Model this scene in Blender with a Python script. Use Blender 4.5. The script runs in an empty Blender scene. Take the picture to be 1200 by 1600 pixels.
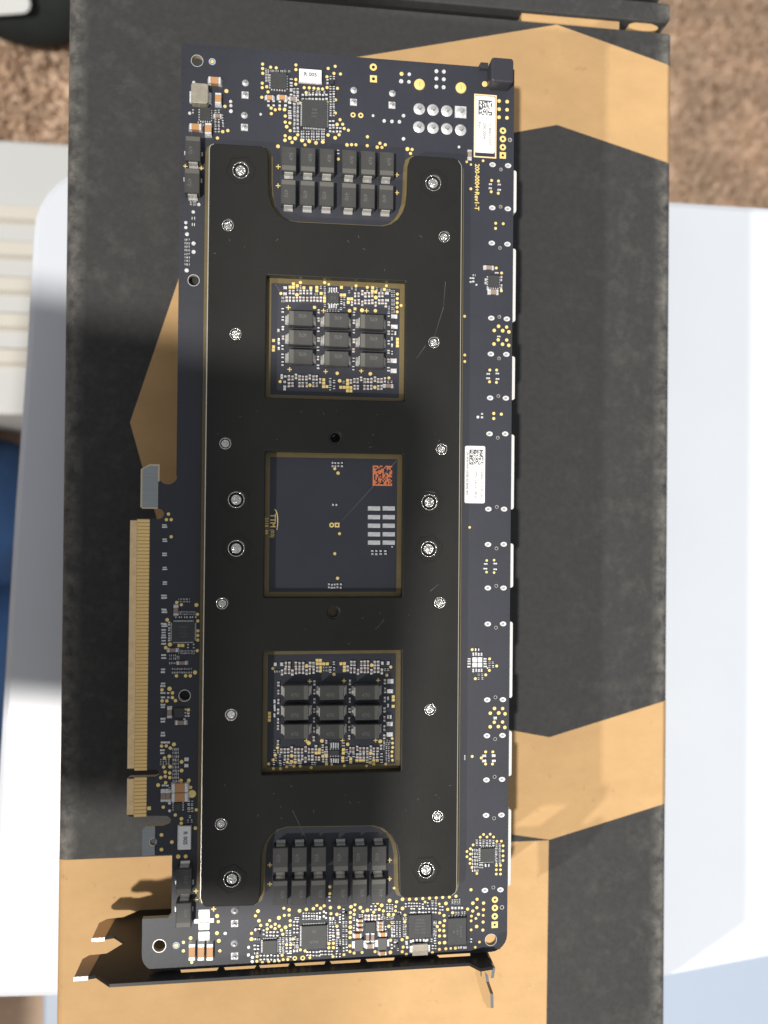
import bpy, bmesh, math, random
from mathutils import Matrix, Vector
random.seed(7)
scene = bpy.context.scene
COL = scene.collection

# ------------------------------------------------------------------ camera, light, exposure
MM = 0.001
Z_TABLE = 0.260            # top of the white table above the carpet
Z_BOX = Z_TABLE + 0.055    # top of the cardboard box
STAND = 0.0377             # the board's upper face above the box
Z_PCB = Z_BOX + STAND
POSE = (-7.01814783e-03, -1.21243239e-01, 1.03643039e-02, 236.313978)
FPX = 1250.0
def rot3(a, b, c):
    Rx = Matrix(((1, 0, 0), (0, math.cos(a), -math.sin(a)), (0, math.sin(a), math.cos(a))))
    Ry = Matrix(((math.cos(b), 0, math.sin(b)), (0, 1, 0), (-math.sin(b), 0, math.cos(b))))
    Rz = Matrix(((math.cos(c), -math.sin(c), 0), (math.sin(c), math.cos(c), 0), (0, 0, 1)))
    return Rz @ Ry @ Rx
RC = rot3(*POSE[:3])
CAMO = -(RC.transposed() @ Vector((0, 0, POSE[3])))      # camera in board millimetres (y down, z away)
cam_d = bpy.data.cameras.new('camera')
cam = bpy.data.objects.new('camera', cam_d)
COL.objects.link(cam)
right, up, back = RC[0], -RC[1], -RC[2]
fl = lambda v: Vector((v[0], -v[1], -v[2]))
m = Matrix.Identity(4)
for k, v in enumerate((fl(right), fl(up), fl(back))):
    for r in range(3):
        m[r][k] = v[r]
pos = fl(CAMO) * MM + Vector((0, 0, Z_PCB))
for r in range(3):
    m[r][3] = pos[r]
cam.matrix_world = m
cam_d.sensor_fit = 'VERTICAL'
cam_d.sensor_height = 36.0
cam_d.lens = FPX / 1600 * 36.0
cam_d.clip_start = 0.01
cam_d.clip_end = 20
cam_d.dof.use_dof = True
cam_d.dof.focus_distance = 0.238
cam_d.dof.aperture_fstop = 7.5
scene.camera = cam

world = bpy.data.worlds.new('World')
scene.world = world
world.use_nodes = True
bg = world.node_tree.nodes['Background']
bg.inputs[0].default_value = (0.93, 0.96, 1.0, 1)
bg.inputs[1].default_value = 0.42

def lamp(name, kind, power, color, target, offset, radius, **kw):
    d = bpy.data.lights.new(name, kind)
    d.energy = power
    d.color = color
    d.shadow_soft_size = radius
    for k, v in kw.items():
        setattr(d, k, v)
    o = bpy.data.objects.new(name, d)
    COL.objects.link(o)
    t = Vector(target)
    o.location = t + Vector(offset)
    o.rotation_euler = (-Vector(offset)).to_track_quat('-Z', 'Y').to_euler()
    return o
# high lamp to the lower left (crisp bracket shadow), low lamp on the same side that an added carton-shaped block keeps off the left half
lamp('ceiling_lamp', 'SPOT', 372, (1.0, 0.955, 0.88), (-0.03, 0, Z_PCB), (-0.32 * 2.6, -0.31 * 2.6, 2.6), 0.048, spot_size=math.radians(80), spot_blend=0.3)
lamp('floor_lamp_light', 'SPOT', 200, (1.0, 0.96, 0.90), (0.06, 0.0, Z_PCB), (-1.2 * 1.5, -0.9 * 1.5, 1.5), 0.04, spot_size=math.radians(60), spot_blend=0.22)

vs = scene.view_settings
scene.display_settings.display_device = 'sRGB'
vs.view_transform = 'Standard'
vs.look = 'None'
vs.exposure = 0
vs.gamma = 1
vs.use_curve_mapping = False

# ------------------------------------------------------------------ materials
def s2l(c):
    return tuple(((v / 255 + 0.055) / 1.055) ** 2.4 if v > 10 else v / 255 / 12.92 for v in c)
MATS = {}
def mat(name, col, rough=0.5, metal=0.0, spec=0.5, noise=None, bump=None, aniso=None, coat=0.0):
    """noise = (scale, amount, stretch) varies the colour, bump = (scale, strength)"""
    m = bpy.data.materials.new(name)
    m.use_nodes = True
    nt = m.node_tree
    b = nt.nodes['Principled BSDF']
    b.inputs['Base Color'].default_value = (*col, 1)
    b.inputs['Roughness'].default_value = rough
    b.inputs['Metallic'].default_value = metal
    b.inputs['Specular IOR Level'].default_value = spec
    b.inputs['Coat Weight'].default_value = coat
    tc = nt.nodes.new('ShaderNodeTexCoord')
    if noise:
        sc, amt, stretch = noise
        mp = nt.nodes.new('ShaderNodeMapping')
        mp.inputs['Scale'].default_value = stretch
        nt.links.new(tc.outputs['Object'], mp.inputs[0])
        n = nt.nodes.new('ShaderNodeTexNoise')
        n.inputs['Scale'].default_value = sc
        n.inputs['Detail'].default_value = 6
        n.inputs['Roughness'].default_value = 0.65
        nt.links.new(mp.outputs[0], n.inputs['Vector'])
        mr = nt.nodes.new('ShaderNodeMapRange')
        mr.inputs[1].default_value = 0.3
        mr.inputs[2].default_value = 0.7
        mr.inputs[3].default_value = 1 - amt
        mr.inputs[4].default_value = 1 + amt
        nt.links.new(n.outputs[0], mr.inputs[0])
        mx = nt.nodes.new('ShaderNodeMix')
        mx.data_type = 'RGBA'
        mx.blend_type = 'MULTIPLY'
        mx.inputs[0].default_value = 1
        mx.inputs[6].default_value = (*col, 1)
        nt.links.new(mr.outputs[0], mx.inputs[7])
        nt.links.new(mx.outputs[2], b.inputs['Base Color'])
    if bump:
        n2 = nt.nodes.new('ShaderNodeTexNoise')
        n2.inputs['Scale'].default_value = bump[0]
        n2.inputs['Detail'].default_value = 4
        nt.links.new(tc.outputs['Object'], n2.inputs['Vector'])
        bp = nt.nodes.new('ShaderNodeBump')
        bp.inputs['Strength'].default_value = bump[1]
        bp.inputs['Distance'].default_value = 0.0004
        nt.links.new(n2.outputs[0], bp.inputs['Height'])
        nt.links.new(bp.outputs[0], b.inputs['Normal'])
    MATS[name] = m
    return m
mat('solder_mask', (0.026, 0.028, 0.039), 0.5, noise=(60, 0.10, (1, 1, 1)), bump=(700, 0.05))
mat('board_edge', (0.45, 0.38, 0.24), 0.6)
mat('bare_board', (0.30, 0.33, 0.34), 0.55, noise=(300, 0.10, (0.2, 6, 1)))
mat('bare_edge', (0.62, 0.52, 0.36), 0.6)
mat('copper_ring', (0.155, 0.118, 0.052), 0.42, metal=0.2, noise=(150, 0.12, (1, 1, 1)))
mat('plate_black', (0.017, 0.017, 0.016), 0.40, spec=0.20, noise=(35, 0.14, (1, 1, 1)), bump=(1500, 0.06))
mat('plate_edge', (0.66, 0.64, 0.57), 0.32, metal=0.6)
mat('gold', (0.96, 0.73, 0.27), 0.40, metal=0.3, noise=(900, 0.10, (1, 1, 1)))
mat('gold_finger', (1.0, 0.70, 0.30), 0.36, metal=0.5)
mat('finger_gap', (0.58, 0.35, 0.11), 0.6)
mat('finger_bevel', (0.86, 0.62, 0.34), 0.6, noise=(400, 0.12, (1, 1, 1)))
mat('tin', (0.74, 0.74, 0.75), 0.34, metal=0.55, noise=(900, 0.18, (1, 1, 1)))
mat('tin_bright', (0.74, 0.74, 0.745), 0.36, metal=0.35, noise=(2200, 0.34, (1, 1, 1)), bump=(2500, 0.35))
mat('solder', (0.62, 0.62, 0.62), 0.32, metal=0.7)
mat('chip', (0.040, 0.042, 0.043), 0.55, noise=(500, 0.12, (1, 1, 1)))
mat('chip_text', (0.115, 0.118, 0.12), 0.6)
mat('tant', (0.046, 0.046, 0.045), 0.55, noise=(350, 0.15, (1, 1, 1)))
mat('tant_band', (0.105, 0.102, 0.092), 0.55)
mat('tant_text', (0.12, 0.118, 0.112), 0.6)
mat('tant_lead', (0.60, 0.59, 0.56), 0.32, metal=0.5)
mat('ceramic', (0.50, 0.26, 0.11), 0.5, noise=(400, 0.08, (1, 1, 1)))
mat('ceramic_grey', (0.28, 0.21, 0.17), 0.5)
mat('resistor_body', (0.03, 0.03, 0.032), 0.5)
mat('inductor_grey', (0.34, 0.31, 0.25), 0.5, metal=0.2, noise=(500, 0.16, (1, 1, 1)))
mat('inductor_dark', (0.10, 0.10, 0.10), 0.5, metal=0.2)
mat('white_plastic', (0.78, 0.78, 0.77), 0.45)
mat('label_white', (0.80, 0.80, 0.79), 0.5)
mat('ink', (0.06, 0.065, 0.07), 0.6)
mat('orange_mark', (0.75, 0.22, 0.09), 0.5)
mat('steel', (0.66, 0.65, 0.62), 0.2, metal=0.85, noise=(1400, 0.45, (1, 1, 1)), bump=(1500, 0.9))
mat('hole_dark', (0.006, 0.006, 0.006), 0.8)
mat('bracket_black', (0.012, 0.012, 0.013), 0.35, spec=0.4)
mat('chrome', (0.74, 0.73, 0.70), 0.14, metal=1.0)
mat('tongue_metal', (0.42, 0.33, 0.26), 0.3, metal=0.85)  # brown reflection of the tan box put into the metal's colour
mat('bumper', (0.030, 0.031, 0.040), 0.4)
mat('heatsink', (0.015, 0.015, 0.016), 0.5)
mat('kraft', (0.53, 0.338, 0.163), 0.85, spec=0.2, noise=(55, 0.07, (1, 1.5, 1)), bump=(900, 0.15))
mat('box_ink', (0.043, 0.043, 0.043), 0.72, spec=0.3, noise=(420, 0.13, (1, 1, 1)), bump=(900, 0.3))
def rubbed(mname, pale, specks=None, edge=True):
    """ink rubbed pale along the rolled long edges and in loose scuffs; specks = dark flecks in bare board"""
    nt = MATS[mname].node_tree
    b = nt.nodes['Principled BSDF']
    src = b.inputs['Base Color'].links[0].from_socket
    tc = nt.nodes.new('ShaderNodeTexCoord')
    def node(kind, **kw):
        n = nt.nodes.new(kind)
        for k, v in kw.items():
            setattr(n, k, v)
        return n
    def noise(scale, detail, rough):
        n = node('ShaderNodeTexNoise')
        n.inputs['Scale'].default_value = scale; n.inputs['Detail'].default_value = detail; n.inputs['Roughness'].default_value = rough
        nt.links.new(tc.outputs['Object'], n.inputs['Vector'])
        return n.outputs[0]
    def rng(sock, a, c, lo=0.0, hi=1.0):
        n = node('ShaderNodeMapRange')
        n.inputs[1].default_value = a; n.inputs[2].default_value = c; n.inputs[3].default_value = lo; n.inputs[4].default_value = hi
        nt.links.new(sock, n.inputs[0])
        return n.outputs[0]
    def math2(op, a, c):
        n = node('ShaderNodeMath', operation=op)
        for i, v in enumerate((a, c)):
            if isinstance(v, float):
                n.inputs[i].default_value = v
            else:
                nt.links.new(v, n.inputs[i])
        return n.outputs[0]
    if edge:
        sep = node('ShaderNodeSeparateXYZ')
        nt.links.new(tc.outputs['Object'], sep.inputs[0])
        ax = math2('ABSOLUTE', sep.outputs[0], 0.0)
        e = math2('MULTIPLY', rng(ax, 0.0975, 0.1020), rng(noise(180, 6, 0.7), 0.36, 0.66))
        wide = math2('MULTIPLY', rng(ax, 0.05, 0.105, 0.0, 0.22), rng(noise(110, 7, 0.7), 0.50, 0.76))
        mask = math2('MAXIMUM', math2('MULTIPLY', e, 0.55), wide)
    else:
        mask = math2('MULTIPLY', rng(noise(220, 4, 0.6), 0.64, 0.74), math2('MULTIPLY', rng(noise(16, 2, 0.5), 0.48, 0.62), 0.5))
    mx = node('ShaderNodeMix', data_type='RGBA')
    nt.links.new(mask, mx.inputs[0]); nt.links.new(src, mx.inputs[6]); mx.inputs[7].default_value = (*pale, 1)
    nt.links.new(mx.outputs[2], b.inputs['Base Color'])
rubbed('box_ink', (0.27, 0.255, 0.23))
rubbed('kraft', (0.24, 0.155, 0.09), edge=False)
mat('table_white', (0.68, 0.72, 0.79), 0.35, noise=(6, 0.03, (1, 1, 1)))
mat('ledge_grey', (0.36, 0.42, 0.52), 0.4)
mat('carpet_base', (0.62, 0.465, 0.345), 0.95, spec=0.1, noise=(22, 0.20, (1, 1, 1)))
mat('black_fabric', (0.010, 0.014, 0.013), 0.85, noise=(40, 0.3, (1, 1, 1)))
mat('pale_grey', (0.56, 0.57, 0.57), 0.5)
mat('cream', (0.62, 0.59, 0.53), 0.6)
mat('blue_cloth', (0.010, 0.045, 0.13), 0.85, noise=(60, 0.25, (1, 1, 1)))
mat('tablet_dark', (0.02, 0.02, 0.022), 0.4)
mat('fine_line', (0.10, 0.105, 0.115), 0.5)
mat('via_dark', (0.012, 0.012, 0.015), 0.6)

# ------------------------------------------------------------------ geometry helpers (board millimetres: x right, y up, h above the board)
def bp(px, py, h=0.0):
    """a point of the photograph measured on the plane h mm above the board"""
    d = RC.transposed() @ Vector(((px - 600) / FPX, (py - 800) / FPX, 1))
    k = (-h - CAMO[2]) / d[2]
    q = CAMO + k * d
    return (q[0], -q[1])
class Crop:
    """measurement window on the photograph: origin and magnification"""
    def __init__(s, x0, y0, sc):
        s.x0, s.y0, s.sc = x0, y0, sc
    def p(s, x, y, h=0.0):
        return bp(s.x0 + x / s.sc, s.y0 + y / s.sc, h)
    def l(s, v):
        return v / s.sc / 5.32
A = Crop(280, 110, 10); B = Crop(425, 225, 10); C = Crop(405, 1280, 8.571); D = Crop(410, 425, 10); E_ = Crop(525, 425, 10)
F = Crop(410, 520, 10); G = Crop(525, 520, 10); H = Crop(540, 1280, 8.571); I = Crop(400, 1010, 10); J = Crop(515, 1010, 10)
K = Crop(400, 1100, 10); L = Crop(515, 1100, 10); N = Crop(230, 920, 12); O = Crop(230, 1040, 12); PQ = Crop(190, 1150, 8.571)
Q = Crop(400, 90, 7.5); R_ = Crop(720, 80, 8.89); S = Crop(715, 235, 10.909); T = Crop(715, 690, 10.909); U = Crop(570, 715, 9.697)
V = Crop(260, 1320, 8); W = Crop(540, 90, 6); X = Crop(720, 340, 5.333); Y = Crop(720, 940, 5.333); Z = Crop(720, 1240, 5.333)
a_ = Crop(280, 220, 6.667); b_ = Crop(410, 700, 5.217); c_ = Crop(380, 1390, 10); d_ = Crop(500, 1390, 10); e_ = Crop(610, 1390, 10)
g1 = Crop(270, 60, 4.138); g2 = Crop(540, 340, 4.138); g5 = Crop(180, 660, 3.75); g6 = Crop(500, 660, 3.75); g9 = Crop(180, 1200, 3.75); g3 = Crop(100, 1380, 3.75)

class MB:
    def __init__(s):
        s.v, s.f, s.mi, s.ms = [], [], [], []
    def m(s, name):
        if name not in s.ms:
            s.ms.append(name)
        return s.ms.index(name)
    def hexa(s, lo, hi, mname):
        """lo, hi: four corners each, counter-clockwise from above"""
        k = s.m(mname); n = len(s.v)
        s.v += list(lo) + list(hi)
        for q in ((3, 2, 1, 0), (4, 5, 6, 7), (0, 1, 5, 4), (1, 2, 6, 5), (2, 3, 7, 6), (3, 0, 4, 7)):
            s.f.append(tuple(n + i for i in q)); s.mi.append(k)
    def box(s, x0, x1, y0, y1, z0, z1, mname, top=0.0):
        t = top
        s.hexa([(x0, y0, z0), (x1, y0, z0), (x1, y1, z0), (x0, y1, z0)],
               [(x0 + t, y0 + t, z1), (x1 - t, y0 + t, z1), (x1 - t, y1 - t, z1), (x0 + t, y1 - t, z1)], mname)
    def cbox(s, x, y, w, h, z0, z1, mname, top=0.0):
        s.box(x - w / 2, x + w / 2, y - h / 2, y + h / 2, z0, z1, mname, top)
    def chip(s, x0, x1, y0, y1, z0, z1, mname, ch=0.08):
        """a box with a chamfered upper rim"""
        s.box(x0, x1, y0, y1, z0, z1 - ch, mname)
        # open rim: chamfer band and top
        k = s.m(mname); n = len(s.v)
        a = [(x0, y0), (x1, y0), (x1, y1), (x0, y1)]
        b = [(x0 + ch, y0 + ch), (x1 - ch, y0 + ch), (x1 - ch, y1 - ch), (x0 + ch, y1 - ch)]
        s.v += [(*p, z1 - ch) for p in a] + [(*p, z1) for p in b]
        for i in range(4):
            j = (i + 1) % 4
            s.f.append((n + i, n + j, n + 4 + j, n + 4 + i)); s.mi.append(k)
        s.f.append((n + 4, n + 5, n + 6, n + 7)); s.mi.append(k)
    def cyl(s, x, y, r, z0, z1, mname, n=14, r2=None, ry=None):
        k = s.m(mname); b = len(s.v); r2 = r if r2 is None else r2
        q = 1.0 if ry is None else ry / r
        for i in range(n):
            t = 2 * math.pi * i / n
            s.v.append((x + r * math.cos(t), y + r * q * math.sin(t), z0))
        for i in range(n):
            t = 2 * math.pi * i / n
            s.v.append((x + r2 * math.cos(t), y + r2 * q * math.sin(t), z1))
        for i in range(n):
            j = (i + 1) % n
            s.f.append((b + i, b + j, b + n + j, b + n + i)); s.mi.append(k)
        s.f.append(tuple(b + n + i for i in range(n))); s.mi.append(k)
    def ring(s, x, y, ro, ri, z0, z1, mname, n=18, q=1.0, square=False):
        k = s.m(mname); b = len(s.v)
        for i in range(n):
            t = 2 * math.pi * i / n
            c, si = math.cos(t), math.sin(t)
            if square:
                f_ = 1 / max(abs(c), abs(si)); oc, os = c * f_, si * f_
            else:
                oc, os = c, si
            s.v += [(x + ro * oc, y + ro * q * os, z0), (x + ro * oc, y + ro * q * os, z1), (x + ri * c, y + ri * q * si, z1), (x + ri * c, y + ri * q * si, z0)]
        for i in range(n):
            j = (i + 1) % n
            for u in range(3):
                s.f.append((b + 4 * i + u, b + 4 * j + u, b + 4 * j + u + 1, b + 4 * i + u + 1)); s.mi.append(k)
    def mesh(s, name):
        me = bpy.data.meshes.new(name)
        me.from_pydata([(x * MM, y * MM, z * MM) for x, y, z in s.v], [], s.f)
        for n in s.ms:
            me.materials.append(MATS[n])
        me.polygons.foreach_set('material_index', s.mi)
        me.update()
        return me
def obj(name, me, parent=None, loc=(0, 0, 0), rz=0.0):
    o = bpy.data.objects.new(name, me)
    COL.objects.link(o)
    if parent:
        o.parent = parent
    o.location = [v * MM for v in loc]
    o.rotation_euler = (0, 0, rz)
    return o
def empty(name, loc):
    o = bpy.data.objects.new(name, None)
    o.empty_display_size = 0.02
    COL.objects.link(o)
    o.location = loc
    return o
def tag(o, label=None, cat=None, group=None, kind=None):
    for k, v in (('label', label), ('category', cat), ('group', group), ('kind', kind)):
        if v:
            o[k] = v
    return o
DG = lambda: bpy.context.evaluated_depsgraph_get()
def curve_mesh(name, loops, z0, z1, mats, bevel=0.0, side=None, xform=None):
    """flat outline with holes -> solid between z0 and z1 (millimetres); side = material for the upright faces"""
    cu = bpy.data.curves.new(name, 'CURVE')
    cu.dimensions = '2D'
    cu.fill_mode = 'BOTH'
    cu.extrude = (z1 - z0) / 2 * MM - bevel * MM
    cu.bevel_depth = bevel * MM
    cu.bevel_resolution = 1
    cu.offset = -bevel * MM
    for lp in loops:
        sp = cu.splines.new('POLY')
        sp.points.add(len(lp) - 1)
        for i, (x, y) in enumerate(lp):
            sp.points[i].co = (x * MM, y * MM, 0, 1)
        sp.use_cyclic_u = True
    o = bpy.data.objects.new(name, cu)
    COL.objects.link(o)
    me = bpy.data.meshes.new_from_object(o.evaluated_get(DG()))
    bpy.data.objects.remove(o)
    bpy.data.curves.remove(cu)
    me.name = name
    bm = bmesh.new(); bm.from_mesh(me)
    bmesh.ops.remove_doubles(bm, verts=bm.verts, dist=1e-7)
    bmesh.ops.recalc_face_normals(bm, faces=bm.faces)
    bmesh.ops.translate(bm, verts=bm.verts, vec=(0, 0, (z0 + z1) / 2 * MM))
    if xform:
        bmesh.ops.transform(bm, matrix=xform, verts=bm.verts)
    bm.to_mesh(me)
    bm.free()
    me.materials.clear()
    for n in mats:
        me.materials.append(MATS[n])
    for p in me.polygons:
        p.use_smooth = False
        if side is not None:
            p.material_index = side if abs(p.normal.z) < 0.95 else 0
        else:
            p.material_index = 0
    return me
def circ(x, y, r, n=24):
    return [(x + r * math.cos(2 * math.pi * i / n), y + r * math.sin(2 * math.pi * i / n)) for i in range(n)]
def rrect(x0, x1, y0, y1, r, n=5):
    out = []
    for cx, cy, a0 in ((x1 - r, y1 - r, 0), (x0 + r, y1 - r, 90), (x0 + r, y0 + r, 180), (x1 - r, y0 + r, 270)):
        for i in range(n + 1):
            t = math.radians(a0 + 90 * i / n)
            out.append((cx + r * math.cos(t), cy + r * math.sin(t)))
    return out
TEXT = {}
def text_mesh(s, size, mname, bold=False):
    key = (s, size, mname)
    if key in TEXT:
        return TEXT[key]
    cu = bpy.data.curves.new('lettering', 'FONT')
    cu.body = s
    cu.size = size * MM
    cu.align_x = 'CENTER'
    cu.align_y = 'CENTER'
    cu.resolution_u = 2
    cu.extrude = 0.01 * MM
    if bold:
        cu.offset = size * 0.02 * MM
    o = bpy.data.objects.new('lettering', cu)
    COL.objects.link(o)
    me = bpy.data.meshes.new_from_object(o.evaluated_get(DG()))
    bpy.data.objects.remove(o)
    me.materials.clear()
    me.materials.append(MATS[mname])
    TEXT[key] = me
    return me
def lettering(s, size, mname, parent, x, y, z, rz=0.0, bold=False, sx=1.0):
    o = obj('lettering', text_mesh(s, size, mname, bold), parent, (x, y, z), rz)
    o.scale = (sx, 1, 1)
    return o

# ------------------------------------------------------------------ the setting: carpet, table, box
def carpet():
    bm = bmesh.new()
    # soft uneven pile sheet
    n = 90
    half = 1.2
    vs_ = []
    for i in range(n + 1):
        for j in range(n + 1):
            x = -half + 2 * half * i / n
            y = -half + 2 * half * j / n
            vs_.append(bm.verts.new((x, y, random.uniform(-0.002, 0.002))))
    for i in range(n):
        for j in range(n):
            k = i * (n + 1) + j
            bm.faces.new((vs_[k], vs_[k + n + 1], vs_[k + n + 2], vs_[k + 1]))
    me = bpy.data.meshes.new('carpet')
    bm.to_mesh(me); bm.free()
    me.materials.append(MATS['carpet_base'])
    o = obj('carpet', me)
    tag(o, 'tan brown short pile carpet under the table', 'carpet', kind='structure')
    # tufts where the carpet shows past the box
    v, f = [], []
    for reg, cnt in (((-0.34, -0.15, 0.20, 0.50), 9000), ((0.16, 0.48, 0.16, 0.56), 26000)):
        for _ in range(cnt):
            x = random.uniform(reg[0], reg[1]); y = random.uniform(reg[2], reg[3])
            t = random.uniform(0, 6.28); w = random.uniform(0.0009, 0.0018); hgt = random.uniform(0.005, 0.009)
            lx, ly = random.uniform(-0.004, 0.004), random.uniform(-0.004, 0.004)
            b = len(v)
            c, s = math.cos(t) * w, math.sin(t) * w
            v += [(x - c, y - s, 0), (x + c, y + s, 0), (x + lx + c * .7, y + ly + s * .7, hgt), (x + lx - c * .7, y + ly - s * .7, hgt)]
            f.append((b, b + 1, b + 2, b + 3))
    me = bpy.data.meshes.new('carpet_pile')
    me.from_pydata(v, [], f)
    me.materials.append(MATS['carpet_base'])
    p = obj('carpet_pile', me, o)
    p['kind'] = 'stuff'
carpet()

def table():
    t = tag(empty('plastic_table', (0.06, -0.03, 0)), 'white plastic table with rounded corners under the black and tan cardboard box', 'table')
    o = Vector((60, -30, 0))
    ol = []
    # rounded far left corner, straight far edge, then the left edge running towards the viewer
    for i in range(9):
        a = math.radians(90 + 90 * i / 8)
        ol.append((-99 + 30 * math.cos(a), 109 + 29 * math.sin(a)))
    ol += [(-131, 60), (-134.5, 0), (-138, -75), (-143, -190), (120, -200), (182, -192.5), (330, -175)]
    for i in range(7):
        a = math.radians(0 + 90 * i / 6)
        ol.append((300 + 30 * math.cos(a), 106 + 30 * math.sin(a)))
    ol = [(x - o.x, y - o.y) for x, y in ol]
    me = curve_mesh('table_top', [ol], 238, 260, ['table_white'], bevel=3)
    obj('table_top', me, t)
    me = curve_mesh('ledge', [rrect(-130 - o.x, 322 - o.x, -330 - o.y, -150 - o.y, 20)], 216, 230, ['ledge_grey'], bevel=2)
    obj('ledge', me, t)
    for x, y in ((-105, 70), (290, 70), (-105, -300), (290, -300)):
        b = MB()
        b.cyl(0, 0, 15, 0, 217, 'table_white', 16, 21)
        obj('leg', b.mesh('leg'), t, (x - o.x, y - o.y, 0))
table()

def cardboard_box():
    x0, x1, y1, y0 = -101.5, 107.7, 173.3, -215.0
    hh = 55.0
    root = tag(empty('cardboard_box', ((x0 + x1) / 2 * MM, (y0 + y1) / 2 * MM, Z_TABLE)), 'black printed cardboard box with tan hexagon bands lying under the circuit card', 'box')
    cx, cy = (x0 + x1) / 2, (y0 + y1) / 2
    # lid panel with rolled long edges
    w = (x1 - x0) / 2
    prof = []
    r = 2.6
    for i in range(7):
        t = math.radians(90 * i / 6)
        prof.append((w - r + r * math.sin(t), hh - r + r * math.cos(t)))
    prof = [(-x, z) for x, z in reversed(prof)] + prof
    pts = [(-w, 0.3)] + prof + [(w, 0.3)]
    m_ = MB(); k = m_.m('box_ink')
    ny = 30
    ys = [y0 - cy + (y1 - y0) * i / ny for i in range(ny + 1)]
    n = len(pts)
    for yy in ys:
        m_.v += [(x, yy, z) for x, z in pts]
    for i in range(ny):
        for j in range(n - 1):
            q = i * n + j
            m_.f.append((q, q + n, q + n + 1, q + 1)); m_.mi.append(k)
    me = m_.mesh('shell')
    for p in me.polygons:
        p.use_smooth = True
    obj('shell', me, root)
    b = MB()
    b.box(x0 - cx + 1, x1 - cx - 1, y1 - cy - 3, y1 - cy - 0.2, 0.3, hh - 0.6, 'box_ink')
    obj('end_wall', b.mesh('end_wall'), root)
    b = MB()
    b.box(x0 - cx + 1, x1 - cx - 1, y0 - cy + 0.2, y0 - cy + 3, 0.3, hh - 0.6, 'kraft')
    obj('end_wall', b.mesh('end_wall'), root)
    # tan bands: printed flat on the lid, a hair above the ink
    def sheet(pts, name='printed_band'):
        pts = [(x - cx, y - cy) for x, y in pts]
        obj(name, curve_mesh(name, pts if isinstance(pts[0], list) else [pts], hh + 0.01, hh + 0.07, ['kraft']), root)
    ex = x1 - 2.0
    sl = 0.265
    outer = [(ex, 173.1 - sl * (ex - 64.5)), (64.5, 173.1), (-43, 147), (-80.2, 29), (-45, -95), (64.1, -114.1), (ex, -114.1 + 0.263 * (ex - 64.1))]
    inner = [(ex, -78.2 + 0.28 * (ex - 63.8)), (63.8, -78.2), (-18, -62), (-48, 29), (-16, 118), (64.8, 137.6), (ex, 137.6 - 0.261 * (ex - 64.8))]
    sheet(outer + inner)
    sheet([(x0 + 2.4, -114.3), (63.9, -114.3), (63.4, -214.5), (x0 + 2.4, -214.5)])
    # side part of the lower tan field wraps over the rolled left edge
    b = MB(); kk = b.m('kraft')
    e = 0.05
    prs = [(x, z) for x, z in pts[:8]]
    for (xa, za), (xb, zb) in zip(prs[:-1], prs[1:]):
        q = len(b.v)
        b.v += [(xa - e, -114.3 - cy, za), (xb - e, -114.3 - cy, zb + e), (xb - e, -214.5 - cy, zb + e), (xa - e, -214.5 - cy, za)]
        b.f.append((q, q + 1, q + 2, q + 3)); b.mi.append(kk)
    obj('printed_band', b.mesh('printed_band'), root)
    # right edge wraps of the hexagon band
    for ya, yb in ((outer[0][1], inner[-1][1]), (inner[0][1], outer[-1][1])):
        b = MB(); kk = b.m('kraft')
        prs = pts[-8:]
        for (xa, za), (xb, zb) in zip(prs[:-1], prs[1:]):
            q = len(b.v)
            dya = (x0 + x1) / 2 + xa - ex; dyb = (x0 + x1) / 2 + xb - ex
            sg = -0.263 if ya > 0 else 0.27
            b.v += [(xa + e, ya - cy + sg * dya, za + e), (xb + e, ya - cy + sg * dyb, zb), (xb + e, yb - cy + sg * dyb, zb), (xa + e, yb - cy + sg * dya, za + e)]
            b.f.append((q, q + 1, q + 2, q + 3)); b.mi.append(kk)
        obj('printed_band', b.mesh('printed_band'), root)
    # tuck flap standing behind the far edge, with the kraft inside visible in the gap
    fl_ = curve_mesh('tuck_flap', [rrect(x0 - cx + 3, x1 - cx - 1.2, y1 - cy + 3.7, y1 - cy + 10.8, 1.8)], 6, hh + 0.4, ['box_ink'], bevel=0.5)
    obj('tuck_flap', fl_, root)
    b = MB()
    b.box(52 - cx, 88 - cx, y1 - cy + 0.1, y1 - cy + 3.6, 4, hh - 1.2, 'kraft')
    b.cyl(97 - cx, y1 - cy + 2.4, 5.6, hh - 9, hh - 1.0, 'kraft', 22, ry=1.5)
    obj('inner_board', b.mesh('inner_board'), root)
    b = MB()
    b.box(x0 - cx + 4, x1 - cx - 4, y1 - cy + 12.5, y1 - cy + 21, 0.4, hh - 1.0, 'box_ink', 0.5)
    b.box(x0 - cx + 8, x1 - cx - 9, y1 - cy - 2, y1 - cy + 13, 0.4, hh - 14.0, 'box_ink', 0.5)
    obj('front_lip', b.mesh('front_lip'), root)
cardboard_box()

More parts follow.
